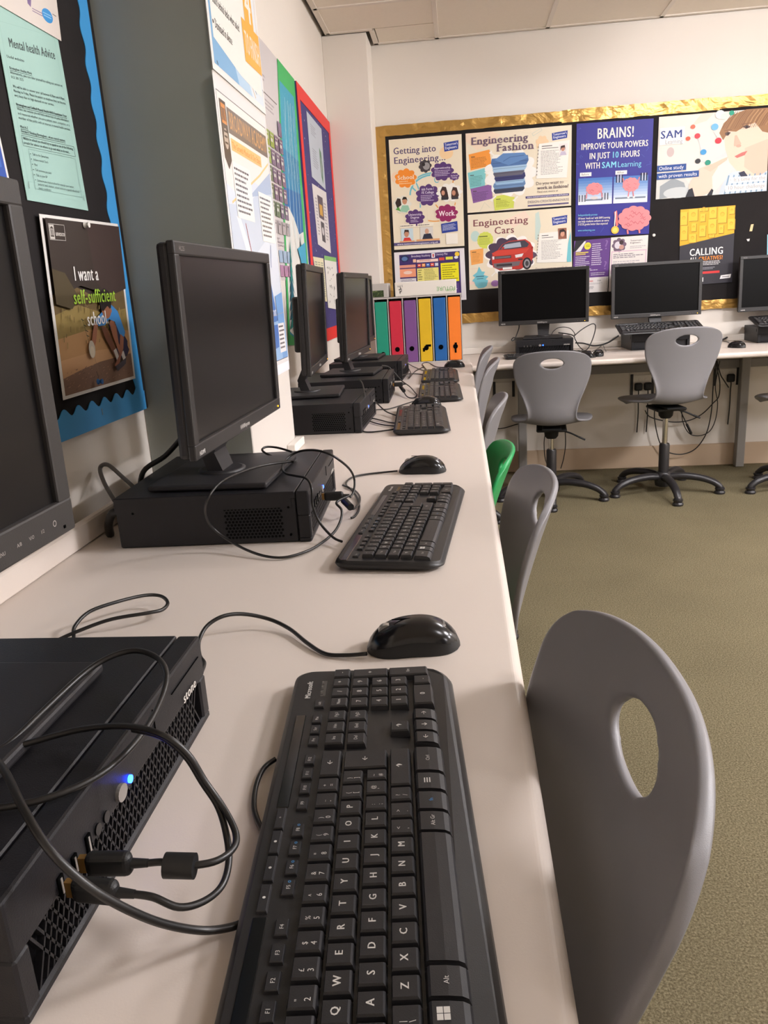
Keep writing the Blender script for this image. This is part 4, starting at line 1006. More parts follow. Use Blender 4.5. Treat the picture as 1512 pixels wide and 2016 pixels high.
for k in range(24): a, b = 40 + 120 * R.random(), 50 + 210 * R.random(); s.line([(a, b), (a + 40 * R.random() - 20, b + 22 * R.random())], 5, (70, 74, 72))
s.build('notice_sheet', 'white sheet with a green top edge and dark scribbles by the corner', 'notice')

# ---- the long board on the back wall
yb0 = DB
P0 = Vector((-.452, DB, T + 1.283)); xr = 3.2
br = tag(empty('display_board', ((P0.x + xr) / 2, DB - .0005, T + .72)), 'long black display board framed in creased gold foil on the back wall', 'display board')
bx, bz = (P0.x + xr) / 2, T + .72
zlo, zhi = T + .165, T + 1.284
MB().box((0, -.006, (zlo + zhi) / 2 - bz), (xr - P0.x - .02, .012, zhi - zlo - .02)).build('backing', MT['felt'], br)
def foil(name, x0, x1, z0, z1, y=-.0125):
    nx, nz = max(2, int((x1 - x0) / .03)), max(2, int((z1 - z0) / .03)); R = random.Random(int(x0 * 100 + z1 * 31)); mb = MB(); V = []
    for i in range(nx + 1):
        for j in range(nz + 1):
            e = 0 if i in (0, nx) else 1
            V.append((x0 + (x1 - x0) * i / nx - bx, y - .0012 - .004 * R.random() * e, z0 + (z1 - z0) * j / nz - bz + (.003 * R.random() * e if j in (0, nz) else 0)))
    mb.add(V, [(i * (nz + 1) + j, i * (nz + 1) + j + 1, (i + 1) * (nz + 1) + j + 1, (i + 1) * (nz + 1) + j)[::-1] for i in range(nx) for j in range(nz)], smooth=False)
    mb.build(name, MT['foil'], br)
foil('foil_border', P0.x, .62, zhi - .055, zhi); foil('foil_border', .60, 1.45, zhi - .060, zhi + .004, -.0135); foil('foil_border', 1.43, xr, zhi - .055, zhi)
foil('foil_border', P0.x, P0.x + .058, zlo + .05, zhi - .05); foil('foil_border', P0.x, 1.3, zlo, zlo + .055); foil('foil_border', 1.28, xr, zlo, zlo + .052, -.0135)
YB_ = DB - .0135
def c3(x, y): return ony(730 + x / 3.78, 160 + y / 3.78, YB_)
def c4(x, y): return ony(1110 + x / 3.761, 180 + y / 3.761, YB_)
CREAM, INK = (232, 220, 196), (92, 78, 112)
def logo(s, x0, y0, x1, y1):
    s.poly([(x0, y0 + 8), (x1, y0), (x1 - 3, y1 - 8), (x0 + 3, y1)], (44, 64, 150)); h = (y1 - y0) * .26
    s.text("Tomorrow's", x0 + 7, y0 + (y1 - y0) * .48, h, (226, 228, 240), x1 - 5, 1, rot=-.07); s.text('Engineers', x0 + 8, y0 + (y1 - y0) * .80, h, (226, 228, 240), x1 - 10, 1, rot=-.07)
# Getting into Engineering
s = plane_sheet(c3, [(133, 437), (675, 393), (697, 1225), (175, 1255)], 420, 594, NB, CREAM)
s.ell(330, 90, 40, 34, (240, 206, 160)); s.ell(30, 200, 26, 30, (236, 208, 180)); s.rect(206, 0, 207, 594, (220, 208, 184))
s.text('Getting into', 22, 78, 34, INK, 272, 1, slab=True); s.text('Engineering...', 22, 128, 34, INK, 326, 1, slab=True); logo(s, 316, 30, 402, 84)
def arc(cx, cy, rx, ry, a0, a1, w_, col): s.line([(cx + rx * cos(radians(a0 + (a1 - a0) * i / 10)), cy + ry * sin(radians(a0 + (a1 - a0) * i / 10))) for i in range(11)], w_, col)
arc(240, 300, 130, 100, 180, 290, 9, (110, 186, 200)); arc(240, 250, 110, 60, 200, 300, 8, (110, 186, 200)); arc(270, 225, 14, 18, 0, 330, 5, (110, 186, 200)); arc(110, 330, 60, 120, 260, 380, 7, (110, 186, 200)); s.line([(120, 255), (150, 285)], 8, (110, 186, 200)); s.line([(165, 352), (180, 340)], 7, (110, 186, 200))
arc(260, 400, 100, 50, 60, 120, 6, (236, 164, 80)); s.line([(258, 360), (278, 385)], 6, (236, 164, 80)); s.line([(374, 355), (366, 385)], 6, (236, 164, 80)); s.line([(368, 225), (362, 250)], 6, (236, 164, 80))
s.cloud(88, 208, 60, 48, (238, 140, 46), 9, CREAM); s.text('School', 40, 214, 22, (240, 224, 200), 138, 1, slab=True); s.lines(48, 222, 130, 244, 2, (244, 200, 150))
s.cloud(205, 152, 35, 32, (64, 58, 62), 8); s.ell(212, 152, 20, 20, (150, 146, 146)); s.ell(196, 142, 9, 10, (40, 34, 36))
s.cloud(303, 186, 62, 46, (86, 54, 112), 9, CREAM); s.text('Apprenticeship', 256, 172, 10, (226, 214, 232), 350, 1); s.lines(258, 180, 350, 214, 4, (196, 178, 206))
s.cloud(372, 218, 27, 19, (96, 62, 120), 7); s.text('On the Job', 352, 216, 7, (226, 214, 232), 392, 1); s.text('Training', 356, 227, 7, (226, 214, 232), 388, 1)
s.cloud(214, 306, 66, 54, (86, 54, 112), 9, CREAM); s.text('6th Form /', 178, 280, 13, (226, 214, 232), 250, 1); s.text('FE College', 178, 298, 13, (226, 214, 232), 250, 1); s.lines(172, 306, 258, 342, 4, (196, 178, 206))
s.cloud(340, 300, 70, 46, (238, 234, 226), 10); s.poly([(286, 292), (300, 266), (322, 270), (330, 300), (336, 334), (296, 328)], (58, 36, 34)); s.ell(304, 300, 10, 13, (206, 150, 124)); s.poly([(352, 296), (362, 272), (384, 276), (396, 318), (386, 336), (350, 330)], (66, 42, 36)); s.ell(366, 304, 11, 14, (196, 138, 112)); s.rect(292, 322, 332, 338, (44, 44, 52)); s.rect(352, 326, 392, 338, (52, 50, 60))
s.cloud(62, 348, 50, 44, (224, 222, 210), 9); s.poly([(20, 336), (34, 312), (52, 316), (56, 350), (30, 366)], (52, 40, 34)); s.ell(76, 330, 14, 18, (196, 142, 110)); s.poly([(60, 322), (70, 306), (86, 308), (94, 330), (84, 320)], (34, 28, 26)); s.poly([(44, 384), (60, 352), (96, 354), (104, 378), (86, 392)], (150, 196, 170)); s.poly([(20, 372), (40, 358), (50, 384)], (92, 160, 70))
s.cloud(132, 424, 54, 42, (86, 54, 112), 9, CREAM); s.text('University', 94, 412, 12, (226, 214, 232), 172, 1); s.text('Degree', 106, 428, 12, (226, 214, 232), 158, 1); s.lines(106, 436, 158, 452, 2, (196, 178, 206))
s.cloud(320, 410, 62, 44, (146, 34, 92), 9, CREAM); s.text('Work', 274, 424, 28, (244, 228, 232), 366, 1, slab=True)
for a, t in ((40, 'University routes'), (146, 'Apprenticeship routes')):
    s.rect(a, 458, a + 96, 474, (240, 232, 214)); s.lines(a + 4, 463, a + 90, 470, 1, (110, 100, 96), 5)
s.rect(46, 480, 118, 552, (196, 214, 222)); s.ell(78, 510, 14, 18, (196, 140, 112)); s.poly([(62, 512), (68, 486), (92, 488), (96, 516), (90, 500), (72, 498)], (52, 34, 30)); s.poly([(54, 552), (64, 530), (96, 530), (110, 552)], (206, 60, 56)); s.rect(36, 548, 124, 558, (222, 164, 116))
s.rect(160, 478, 236, 546, (214, 210, 204)); s.ell(200, 502, 12, 15, (206, 160, 134)); s.poly([(170, 546), (182, 516), (222, 514), (236, 546)], (42, 44, 62)); s.rect(136, 544, 274, 554, (222, 164, 116))
s.poly([(286, 466), (382, 456), (384, 510), (290, 518)], (44, 64, 150)); s.lines(294, 474, 376, 508, 5, (196, 202, 226), sk=-.08)
s.rect(312, 522, 382, 580, (238, 232, 220)); s.rect(0, 556, 276, 572, (84, 74, 122)); s.text('www.tomorrowsengineers.org.uk', 20, 569, 9, (226, 222, 232), 264, 1)
s.build('poster', 'cream Getting into Engineering poster with coloured clouds')
# Engineering Fashion
s = plane_sheet(c3, [(705, 390), (1495, 325), (1490, 925), (720, 980)], 594, 420, NB, CREAM)
s.poly([(0, 40), (60, 90), (140, 70), (200, 20), (150, 0), (0, 0)], (238, 214, 190)); s.cloud(430, 80, 34, 36, (238, 206, 166), 7); s.line([(380, 40), (430, 14), (424, 4), (374, 28), (380, 40)], 2, (196, 206, 196)); s.line([(70, 420), (100, 370), (130, 400)], 2, (206, 206, 186))
logo(s, 484, 26, 572, 72)
def note(q, col):
    s.poly(q, col); x0, y0 = q[0]; x1 = q[1][0]; s.rects([(x0 + 14, y0 + 13, x0 + 36, y0 + 17)], (70, 60, 50)); s.lines(x0 + 14, y0 + 22, x1 - 16, q[3][1] - 8, 7, tuple(int(v * .72) for v in col), rnd=.2, sk=-.05)
note([(14, 110), (134, 92), (144, 176), (24, 194)], (238, 152, 62)); note([(6, 206), (112, 186), (104, 280), (18, 292)], (126, 196, 198)); note([(20, 292), (140, 274), (148, 352), (34, 370)], (136, 94, 156))
s.cloud(252, 226, 140, 118, (240, 238, 232), 11);
for i, (y, x0, x1, h_, col) in enumerate(((298, 152, 330, 26, (58, 64, 84)), (272, 150, 336, 28, (104, 136, 178)), (254, 160, 332, 24, (150, 184, 214)), (230, 158, 336, 30, (52, 54, 104)), (204, 152, 330, 32, (98, 96, 112)), (178, 146, 344, 34, (160, 192, 220)), (142, 140, 354, 42, (78, 112, 164)))):
    s.poly([(x0 + 6, y), (x1 - 4, y - 6), (x1, y + h_ * .5), (x1 - 12, y + h_), (x0 + 10, y + h_ + 4), (x0, y + h_ * .6)], col); s.line([(x0 + 8, y + h_ * .6), (x1 - 6, y + h_ * .5)], 2.5, tuple(int(v * .75) for v in col))
s.poly([(160, 150), (210, 118), (330, 122), (352, 150), (240, 182)], (96, 134, 186)); s.line([(210, 160), (250, 140), (330, 136)], 3, (66, 96, 146))
note([(152, 342), (210, 336), (272, 356), (266, 414)], (206, 214, 92)); s.poly([(150, 340), (272, 352), (262, 410), (158, 418)], (206, 214, 92)); s.rects([(166, 356, 192, 360)], (80, 84, 40)); s.lines(166, 366, 250, 404, 6, (150, 156, 60))
for q in (((140, 110), (164, 130)), ((112, 212), (150, 196)), ((140, 360), (166, 340)), ((270, 370), (290, 350))): s.line(q, 9, (240, 236, 226)); s.poly([(q[0][0] - 10, q[0][1]), (q[0][0] + 8, q[0][1] - 12), (q[0][0] + 8, q[0][1] + 12)], (240, 236, 226))
s.poly([(412, 84), (584, 76), (568, 270), (396, 264)], (240, 236, 228)); s.rects([(428, 96, 486, 100), (428, 108, 520, 111)], (90, 84, 84)); s.lines(422, 122, 548, 250, 16, (176, 170, 166)); s.rect(524, 92, 572, 152, (232, 226, 222)); s.ell(546, 116, 11, 15, (196, 140, 118)); s.poly([(530, 130), (534, 104), (556, 100), (562, 132), (556, 112), (538, 114)], (56, 34, 30)); s.poly([(528, 152), (536, 132), (558, 132), (566, 152)], (196, 186, 206))
for i in range(9): s.ell(409 - i * 1.2, 100 + i * 18, 3, 3, (120, 110, 104), 8)
s.text('Do you want to', 394, 298, 16, (104, 88, 96), 552, 0, slab=True); s.text('work in fashion?', 402, 322, 17, (104, 88, 96), 580, 1, slab=True); s.text('Find out more at', 402, 340, 11, (120, 106, 108), 520, 0)
s.rect(336, 354, 582, 366, (84, 74, 122)); s.text('www.tomorrowsengineers.org.uk/fashion', 344, 363, 7.5, (222, 218, 230), 576, 1); s.text('DESIGN·CREATE·INNOVATE'.replace('·', '-'), 348, 392, 13, (140, 130, 146), 582, 0, slab=True); s.rect(348, 402, 580, 409, (84, 74, 122))
s.text('Engineering', 28, 62, 38, (104, 82, 104), 352, 1, slab=True); s.text('Fashion', 172, 106, 38, (104, 82, 104), 384, 1, slab=True)
s.build('poster', 'Engineering Fashion poster with a stack of folded jeans')
# Engineering Cars
s = plane_sheet(c3, [(722, 995), (1490, 938), (1500, 1500), (735, 1553)], 594, 420, NB, CREAM)
s.ell(40, 120, 26, 30, (190, 214, 206)); s.poly([(220, 40), (330, 0), (360, 40), (260, 90)], (238, 214, 196)); s.poly([(390, 20), (410, 10), (420, 90), (400, 170), (386, 160)], (196, 214, 206)); s.rect(0, 300, 60, 302, (232, 196, 180)); s.rect(0, 370, 120, 390, (240, 212, 196))
s.text('Engineering', 26, 66, 36, (132, 82, 84), 348, 1, slab=True); s.text('Cars', 150, 116, 38, (132, 82, 84), 268, 1, slab=True); logo(s, 484, 40, 572, 92)
s.cloud(98, 146, 46, 46, (206, 214, 92), 14, None, .03); s.rects([(62, 122, 112, 127)], (80, 84, 40)); s.lines(62, 134, 130, 174, 6, (160, 168, 70)); s.poly([(8, 196), (86, 190), (82, 272), (14, 280)], (238, 166, 90)); s.rects([(18, 206, 44, 210)], (90, 70, 40)); s.lines(20, 216, 76, 268, 7, (206, 140, 70))
s.cloud(244, 238, 142, 106, (244, 240, 234), 12); s.cloud(226, 228, 118, 84, (74, 58, 78), 10); s.cloud(262, 250, 120, 70, (92, 74, 92), 9)
# generic red estate car
s.poly([(140, 220), (170, 206), (196, 176), (236, 160), (330, 156), (358, 176), (372, 206), (372, 262), (352, 300), (300, 320), (180, 322), (140, 300), (132, 256)], (186, 52, 42))
s.poly([(176, 204), (200, 176), (238, 164), (326, 162), (350, 184), (340, 200), (250, 206)], (66, 62, 74)); s.poly([(190, 202), (212, 178), (300, 170), (306, 196)], (168, 176, 190)); s.poly([(134, 222), (172, 208), (300, 210), (352, 206), (330, 232), (150, 238)], (204, 66, 52))
s.rect(150, 240, 246, 256, (58, 50, 54)); s.rects([(154, 244, 242, 246), (154, 250, 242, 252)], (150, 146, 150)); s.poly([(268, 240), (318, 234), (308, 252), (272, 256)], (226, 222, 222)); s.poly([(136, 240), (148, 240), (148, 256), (138, 258)], (226, 222, 222)); s.poly([(142, 280), (300, 276), (290, 300), (170, 312), (146, 300)], (112, 100, 104)); s.rect(160, 286, 250, 298, (52, 46, 50)); s.rect(196, 306, 250, 318, (232, 228, 224)); s.rect(286, 262, 312, 270, (60, 50, 52))
s.ell(336, 292, 26, 34, (34, 30, 34)); s.ell(336, 292, 17, 24, (150, 146, 150)); s.ell(336, 292, 10, 15, (66, 62, 66)); s.ell(200, 196, 8, 6, (186, 52, 42)); s.ell(368, 206, 6, 8, (150, 34, 30))
s.poly([(58, 290), (74, 320), (92, 322), (84, 340), (112, 350), (96, 366), (110, 372), (100, 404), (86, 412), (52, 414), (36, 398), (28, 376), (16, 370), (34, 350), (20, 340), (46, 322)], (116, 190, 204)); s.rects([(40, 344, 86, 350), (44, 358, 82, 362)], (70, 120, 136)); s.ell(150, 392, 24, 18, (164, 120, 176)); s.line([(130, 350), (152, 330)], 6, (240, 236, 226))
s.poly([(560, 250), (590, 130), (590, 300), (566, 300)], (120, 196, 206)); s.poly([(410, 130), (580, 124), (562, 300), (392, 292)], (240, 236, 228)); s.rects([(424, 142, 462, 146), (424, 154, 490, 157)], (90, 84, 84)); s.lines(420, 172, 546, 280, 13, (184, 178, 174)); s.rect(518, 110, 566, 170, (150, 96, 76)); s.ell(542, 140, 12, 17, (216, 160, 134)); s.poly([(524, 160), (526, 120), (548, 114), (562, 130), (560, 162), (554, 130), (534, 132)], (44, 30, 28))
for i in range(9): s.ell(404 - i * 1.4, 140 + i * 16, 3, 3, (120, 110, 104), 8)
s.text('Do you want to work in', 384, 334, 13, (146, 104, 104), 566, 0, slab=True); s.text('the automotive sector?', 392, 354, 13, (146, 104, 104), 566, 1, slab=True); s.rect(380, 368, 560, 378, (132, 82, 84))
s.build('poster', 'Engineering Cars poster with a red car')
# purple literacy sheet
s = plane_sheet(c3, [(173, 1275), (695, 1240), (712, 1625), (190, 1655)], 420, 297, NB, (226, 222, 226))
s.rect(30, 16, 392, 282, (64, 44, 104)); s.text('Broadway Academy', 102, 34, 12, (206, 196, 216), 216, 1); s.rect(224, 18, 244, 44, (240, 240, 240)); s.rect(230, 22, 238, 40, (190, 40, 50)); s.text('Literacy Mat', 250, 32, 12, (206, 196, 216), 320, 1); s.ell(376, 32, 14, 13, (236, 196, 60)); s.ell(370, 50, 12, 8, (226, 226, 230))
s.cloud(62, 38, 26, 20, (38, 46, 84), 6); s.ell(62, 40, 18, 12, (90, 120, 170)); s.rect(30, 76, 126, 92, (222, 150, 130)); s.rect(30, 98, 126, 146, (236, 156, 120)); s.ell(78, 120, 26, 10, (240, 206, 190)); s.rect(30, 154, 126, 186, (214, 210, 216)); s.lines(36, 160, 120, 182, 3, (120, 114, 130)); s.rect(112, 46, 130, 64, (236, 190, 160))
s.rect(134, 50, 262, 66, (240, 206, 196)); s.lines(150, 54, 250, 62, 1, (190, 130, 120), 5); s.rect(268, 46, 300, 62, (206, 70, 60)); s.rect(308, 44, 350, 60, (226, 220, 70))
for i, col in enumerate(((216, 80, 60), (236, 150, 60), (70, 120, 200), (236, 90, 60), (196, 200, 216))): s.rect(138 + i * 26, 74, 158 + i * 26, 92, col); s.rects([(142 + i * 26, 80, 154 + i * 26, 84)], (240, 236, 236))
s.rect(134, 100, 262, 190, (232, 222, 130)); s.lines(140, 108, 166, 186, 6, (120, 110, 60)); s.lines(176, 106, 258, 186, 9, (150, 140, 80)); s.rect(276, 78, 382, 186, (236, 226, 30)); s.lines(284, 90, 376, 180, 7, (140, 134, 30)); s.rect(30, 196, 380, 270, (84, 62, 124)); s.lines(40, 204, 370, 262, 5, (180, 170, 196))
s.build('notice_sheet', 'purple Broadway Academy literacy sheet behind the paper box', 'notice')
# BRAINS
s = plane_sheet(c4, [(95, 240), (665, 200), (630, 1055), (84, 1076)], 420, 594, NB, (48, 46, 140))
R = random.Random(11)
for k in range(26): a, b = R.choice(((R.random() * 60, 20 + 260 * R.random()), (360 + 50 * R.random(), 20 + 330 * R.random()), (20 + 200 * R.random(), 440 + 130 * R.random()))); s.line([(a, b), (a + 30 * R.random() - 15, b + 14 * R.random()), (a + 40 * R.random() - 20, b + 30 * R.random())], 1.4, (74, 92, 180))
s.rect(0, 292, 420, 420, (44, 40, 128)); W_ = (240, 232, 220)
s.text('BRAINS!', 112, 84, 52, W_, 318, 1); s.text('IMPROVE YOUR POWERS', 26, 136, 31, W_, 396, 1); s.text('IN JUST', 72, 186, 31, W_, 188, 1); s.text('10', 196, 186, 31, (120, 200, 226), 236, 1); s.text('HOURS', 246, 186, 31, W_, 352, 1); s.text('WITH', 50, 236, 31, W_, 134, 1); s.text('SAM', 142, 236, 31, (130, 206, 232), 226, 1); s.text('Learning', 230, 236, 28, (130, 206, 232), 362, 0)
for x0, t in ((14, 'Before'), (212, 'After')):
    s.rect(x0 + 8, 254, x0 + 72, 274, (240, 236, 230)); s.text(t, x0 + 16, 269, 11, (60, 60, 80), x0 + 58, 0)
    for i in range(10): s.rect(x0, 284 + i * 14, x0 + 190, 298 + i * 14 + .2, tuple(int(a + (b - a) * (i / 9)) for a, b in zip((72, 120, 190), (240, 242, 246))))
def brain(cx, cy, rx, ry, big=False):
    s.cloud(cx, cy, rx, ry, (226, 138, 142), 11, None, .05)
    RR = random.Random(int(cx))
    for k in range(12 if big else 7):
        a, b = cx + rx * 1.3 * (RR.random() - .5), cy + ry * 1.3 * (RR.random() - .5); q = rx * .16
        s.line([(a - q, b), (a - q * .5, b - q * .5), (a, b), (a + q * .5, b + q * .5), (a + q, b)], max(1.3, rx * .035), (196, 100, 110))
def bell(cx, cy, h_):
    for i in range(5): s.rect(cx - 16 + i * 8, cy - h_, cx - 11 + i * 8, cy + h_, (44, 40, 48) if i % 2 == 0 else (206, 206, 214))
s.rect(56, 396, 150, 404, (120, 130, 146)); bell(34, 390, 18); bell(162, 384, 18); brain(104, 342, 46, 32); s.line([(62, 360), (60, 392)], 6, (216, 124, 130)); s.line([(144, 356), (148, 388)], 6, (216, 124, 130)); s.ell(104, 390, 22, 8, (214, 206, 206))
s.rect(222, 394, 392, 402, (120, 130, 146)); bell(240, 296, 20); bell(376, 292, 20); brain(308, 330, 46, 36); s.line([(268, 316), (262, 294)], 6, (216, 124, 130)); s.line([(348, 314), (354, 292)], 6, (216, 124, 130)); s.line([(298, 364), (294, 392)], 6, (216, 124, 130)); s.line([(320, 364), (324, 392)], 6, (216, 124, 130)); s.ell(296, 396, 7, 5, (230, 226, 226)); s.ell(326, 396, 7, 5, (230, 226, 226))
brain(334, 508, 90, 64, True); s.line([(296, 566), (300, 590)], 10, (216, 124, 130)); s.line([(362, 566), (366, 588)], 10, (216, 124, 130)); s.poly([(218, 470), (234, 462), (244, 540), (232, 552)], (226, 120, 116)); s.line([(226, 468), (222, 546)], 5, (240, 236, 236)); s.ell(226, 566, 22, 21, (236, 190, 70)); s.ell(226, 566, 14, 13, (248, 214, 110))
s.text('Independently proven', 14, 484, 11, (120, 190, 226), 124, 1)
for i, t in enumerate(("10 hours 'work out' with SAM Learning", 'can help students achieve an extra', '2 GCSE grades better than expected')): s.text(t, 14, 502 + i * 16, 11, W_, 196 - i * 6, 1)
s.text('www.samlearning.com', 14, 566, 10, (120, 190, 226), 112, 1)
s.build('poster', 'deep blue BRAINS poster with pink brains and dumbbells')
# SAM Learning photo poster
s = plane_sheet(c4, [(705, 190), (1523, 122), (1500, 737), (680, 800)], 594, 440, NB, (226, 216, 206))
s.poly([(0, 300), (150, 330), (230, 440), (0, 440)], (206, 206, 200)); s.ell(70, 190, 20, 26, (196, 176, 172)); s.poly([(230, 0), (300, 0), (260, 40), (180, 60)], (236, 206, 190)); s.poly([(300, 250), (420, 230), (400, 330), (300, 440), (560, 440), (594, 300), (594, 180), (420, 180)], (206, 206, 204))
s.poly([(20, 370), (90, 330), (150, 360), (170, 420), (20, 440)], (150, 156, 160)); s.ell(120, 412, 80, 30, (196, 200, 200))
s.poly([(350, 90), (400, 60), (560, 60), (594, 90), (594, 350), (520, 360), (440, 330), (390, 270), (366, 200)], (236, 200, 178))     # face
s.poly([(470, 200), (594, 160), (594, 350), (540, 356), (470, 300)], (228, 186, 164))
s.poly([(330, 110), (352, 60), (400, 20), (470, -2), (594, -2), (594, 130), (560, 120), (520, 70), (470, 84), (420, 110), (380, 104), (352, 150)], (150, 108, 70))
for k in range(22): a = 345 + k * 11; s.line([(a, 100 - abs(k - 10) * 1.2), (a + 30, 40), (a + 60, 4)], 3, R.choice(((176, 132, 86), (120, 82, 52), (196, 152, 104), (134, 96, 62))))
s.poly([(360, 112), (376, 106), (392, 112), (378, 128), (364, 126)], (90, 66, 58)); s.ell(378, 118, 6, 6, (44, 34, 34)); s.poly([(452, 86), (476, 78), (498, 90), (474, 100)], (90, 66, 58)); s.ell(476, 90, 6, 6, (44, 34, 34)); s.line([(356, 100), (396, 98)], 3.5, (120, 84, 60)); s.line([(448, 74), (500, 70)], 3.5, (120, 84, 60))
s.poly([(414, 130), (424, 128), (450, 176), (436, 190), (412, 184)], (222, 172, 150)); s.poly([(416, 240), (456, 222), (484, 216), (470, 238), (430, 250)], (196, 108, 100)); s.ell(436, 186, 14, 8, (214, 160, 140))
s.poly([(390, 330), (440, 320), (520, 360), (560, 350), (594, 330), (594, 440), (340, 440), (350, 400)], (196, 206, 214))
for k in range(8): s.line([(370 + k * 28, 440), (390 + k * 28, 340)], 7, (120, 150, 176)); 
s.poly([(440, 330), (470, 322), (490, 350), (462, 366)], (34, 38, 62))
s.poly([(200, 330), (230, 290), (290, 270), (330, 290), (300, 340), (306, 420), (250, 440), (180, 440), (176, 380)], (232, 196, 176)); s.poly([(250, 290), (350, 250), (380, 240), (376, 256), (290, 312)], (226, 186, 164)); s.poly([(176, 400), (196, 392), (210, 440), (160, 440)], (30, 30, 40)); s.poly([(276, 440), (300, 404), (310, 414), (304, 440)], (30, 30, 40))
for q in (((178, 118), (214, 122)), ((214, 122), (240, 206)), ((240, 206), (300, 176)), ((300, 176), (330, 150)), ((240, 206), (226, 250)), ((300, 100), (330, 150)), ((226, 250), (272, 262))): s.line(q, 4, (206, 206, 206))
for a, b, q, col in ((162, 126, 13, (226, 90, 60)), (212, 116, 16, (214, 60, 70)), (186, 66, 13, (230, 110, 84)), (248, 204, 17, (64, 150, 206)), (326, 150, 18, (206, 44, 60)), (304, 76, 20, (110, 176, 216)), (220, 250, 15, (40, 40, 44)), (274, 262, 16, (30, 140, 116)), (392, 10, 14, (30, 150, 120)), (330, 14, 26, (220, 222, 216)), (350, 26, 18, (200, 214, 206))): s.ell(a, b, q, q * .9, col, 14)
s.rect(6, 60, 142, 150, (240, 234, 226)); s.text('SAM', 10, 116, 40, (30, 54, 126), 132, 1); s.text('Learning', 38, 146, 22, (150, 146, 150), 132, 0)
s.rect(0, 258, 158, 292, (28, 70, 140)); s.text('Online study', 10, 284, 19, (236, 236, 240), 144, 0); s.rect(0, 300, 228, 334, (28, 70, 140)); s.text('with proven results', 10, 326, 19, (236, 236, 240), 218, 0)
s.rect(392, 352, 590, 384, (238, 232, 226)); s.text("It's time for the", 416, 376, 20, (150, 146, 146), 586, 0); s.ell(400, 366, 2, 2, (120, 116, 116), 6); s.rect(372, 394, 590, 428, (238, 232, 226)); s.text('10 hour challenge', 384, 418, 20, (150, 146, 146), 584, 0)
s.build('poster', 'SAM Learning poster of a boy looking at a molecule model')
# CALLING ALL CREATIVES
s = plane_sheet(c4, [(863, 876), (1270, 843), (1243, 1412), (850, 1440)], 420, 594, NB, (52, 50, 56), th=.0015)
s.poly([(0, 0), (420, 0), (420, 212), (0, 280)], (224, 172, 40))
for k, (a, b, w_, h_) in enumerate(((0, 20, 54, 100), (66, 4, 68, 90), (146, -0, 66, 24), (154, 44, 38, 60), (222, 0, 56, 84), (290, 6, 66, 120), (374, 10, 40, 54), (4, 126, 54, 110), (86, 112, 38, 62), (216, 92, 64, 112), (148, 134, 50, 84), (366, 100, 54, 80), (298, 142, 38, 62), (70, 194, 56, 66), (226, 208, 40, 24))):
    s.rect(a + 3, b + 5, a + w_ + 5, b + h_ + 5, (166, 118, 24)); s.rect(a, b, a + w_, b + h_, (236, 190, 62)); s.ell(a + w_ / 2, b + h_ * .45, w_ * .26, w_ * .26, (206, 156, 36)); s.ell(a + w_ / 2, b + h_ * .45 + 3, w_ * .22, w_ * .2, (228, 180, 54))
s.poly([(0, 282), (420, 214), (420, 594), (0, 594)], (48, 46, 54)); s.text('CALLING', 76, 364, 54, (240, 236, 232), 342, 1); s.text('ALL', 80, 406, 30, (240, 236, 232), 140, 1); s.text('CREATIVES!', 150, 406, 30, (236, 140, 40), 340, 1)
s.lines(160, 414, 330, 450, 3, (214, 210, 210)); s.lines(160, 462, 280, 484, 2, (150, 148, 156)); s.rect(130, 494, 318, 512, (214, 56, 56)); s.poly([(330, 534), (410, 528), (404, 558), (322, 562)], (232, 230, 230)); s.rects([(340, 544, 394, 549)], (120, 118, 124)); s.rect(160, 540, 192, 574, (230, 228, 228)); s.rect(164, 544, 176, 558, (206, 60, 70))
s.build('poster', 'dark Calling all Creatives poster topped with yellow blocks')
# booklet page and leaflet
s = plane_sheet(c4, [(76, 1108), (346, 1084), (322, 1482), (60, 1496)], 210, 297, NB, (98, 60, 132))
s.poly([(0, 50), (10, 0), (66, 0), (40, 40), (0, 62)], (40, 36, 44)); s.poly([(10, 62), (60, 6), (70, 8), (40, 62)], (226, 222, 222)); s.ell(80, 34, 20, 20, (222, 214, 60)); s.rects([(70, 28, 92, 31), (70, 36, 92, 39)], (150, 146, 40))
s.text('?', 176, 60, 50, (130, 96, 160), 200, 1); s.text('?', 176, 170, 44, (130, 96, 160), 200, 1); s.rects([(12, 66, 86, 72), (12, 76, 70, 81)], (222, 200, 80)); s.lines(12, 90, 96, 150, 6, (206, 194, 214)); s.lines(106, 24, 176, 150, 11, (206, 194, 214)); s.lines(12, 162, 150, 176, 2, (226, 216, 230)); s.lines(106, 186, 196, 206, 2, (206, 194, 214))
s.rect(0, 212, 210, 297, (230, 224, 222)); s.text('MM', 100, 238, 9, (206, 50, 56), 122, 1); s.text('STEM', 146, 236, 8, (110, 106, 112), 168, 1); s.lines(92, 244, 180, 254, 2, (170, 166, 170)); s.lines(84, 262, 140, 280, 3, (130, 126, 132))
for i in range(10): s.ell(204, 206 + i * 9, 2, 2, (60, 56, 62), 8)
s.build('booklet_page', 'purple booklet page with question marks and white lower strip', 'notice')
s = plane_sheet(lambda a, b: c4(a, b) + Vector((0, -.001, 0)), [(349, 1082), (625, 1063), (605, 1466), (330, 1482)], 210, 297, NB, (228, 220, 214))
s.cloud(48, 44, 38, 36, (112, 92, 110), 8); s.ell(40, 44, 18, 20, (214, 206, 214)); s.ell(60, 30, 12, 12, (60, 42, 44)); s.ell(62, 56, 14, 13, (196, 150, 136)); s.text("Tomorrow's", 110, 28, 8, (60, 56, 62), 178, 1); s.text('Engineers', 110, 40, 8, (60, 56, 62), 168, 1); s.lines(110, 54, 200, 70, 2, (170, 164, 168))
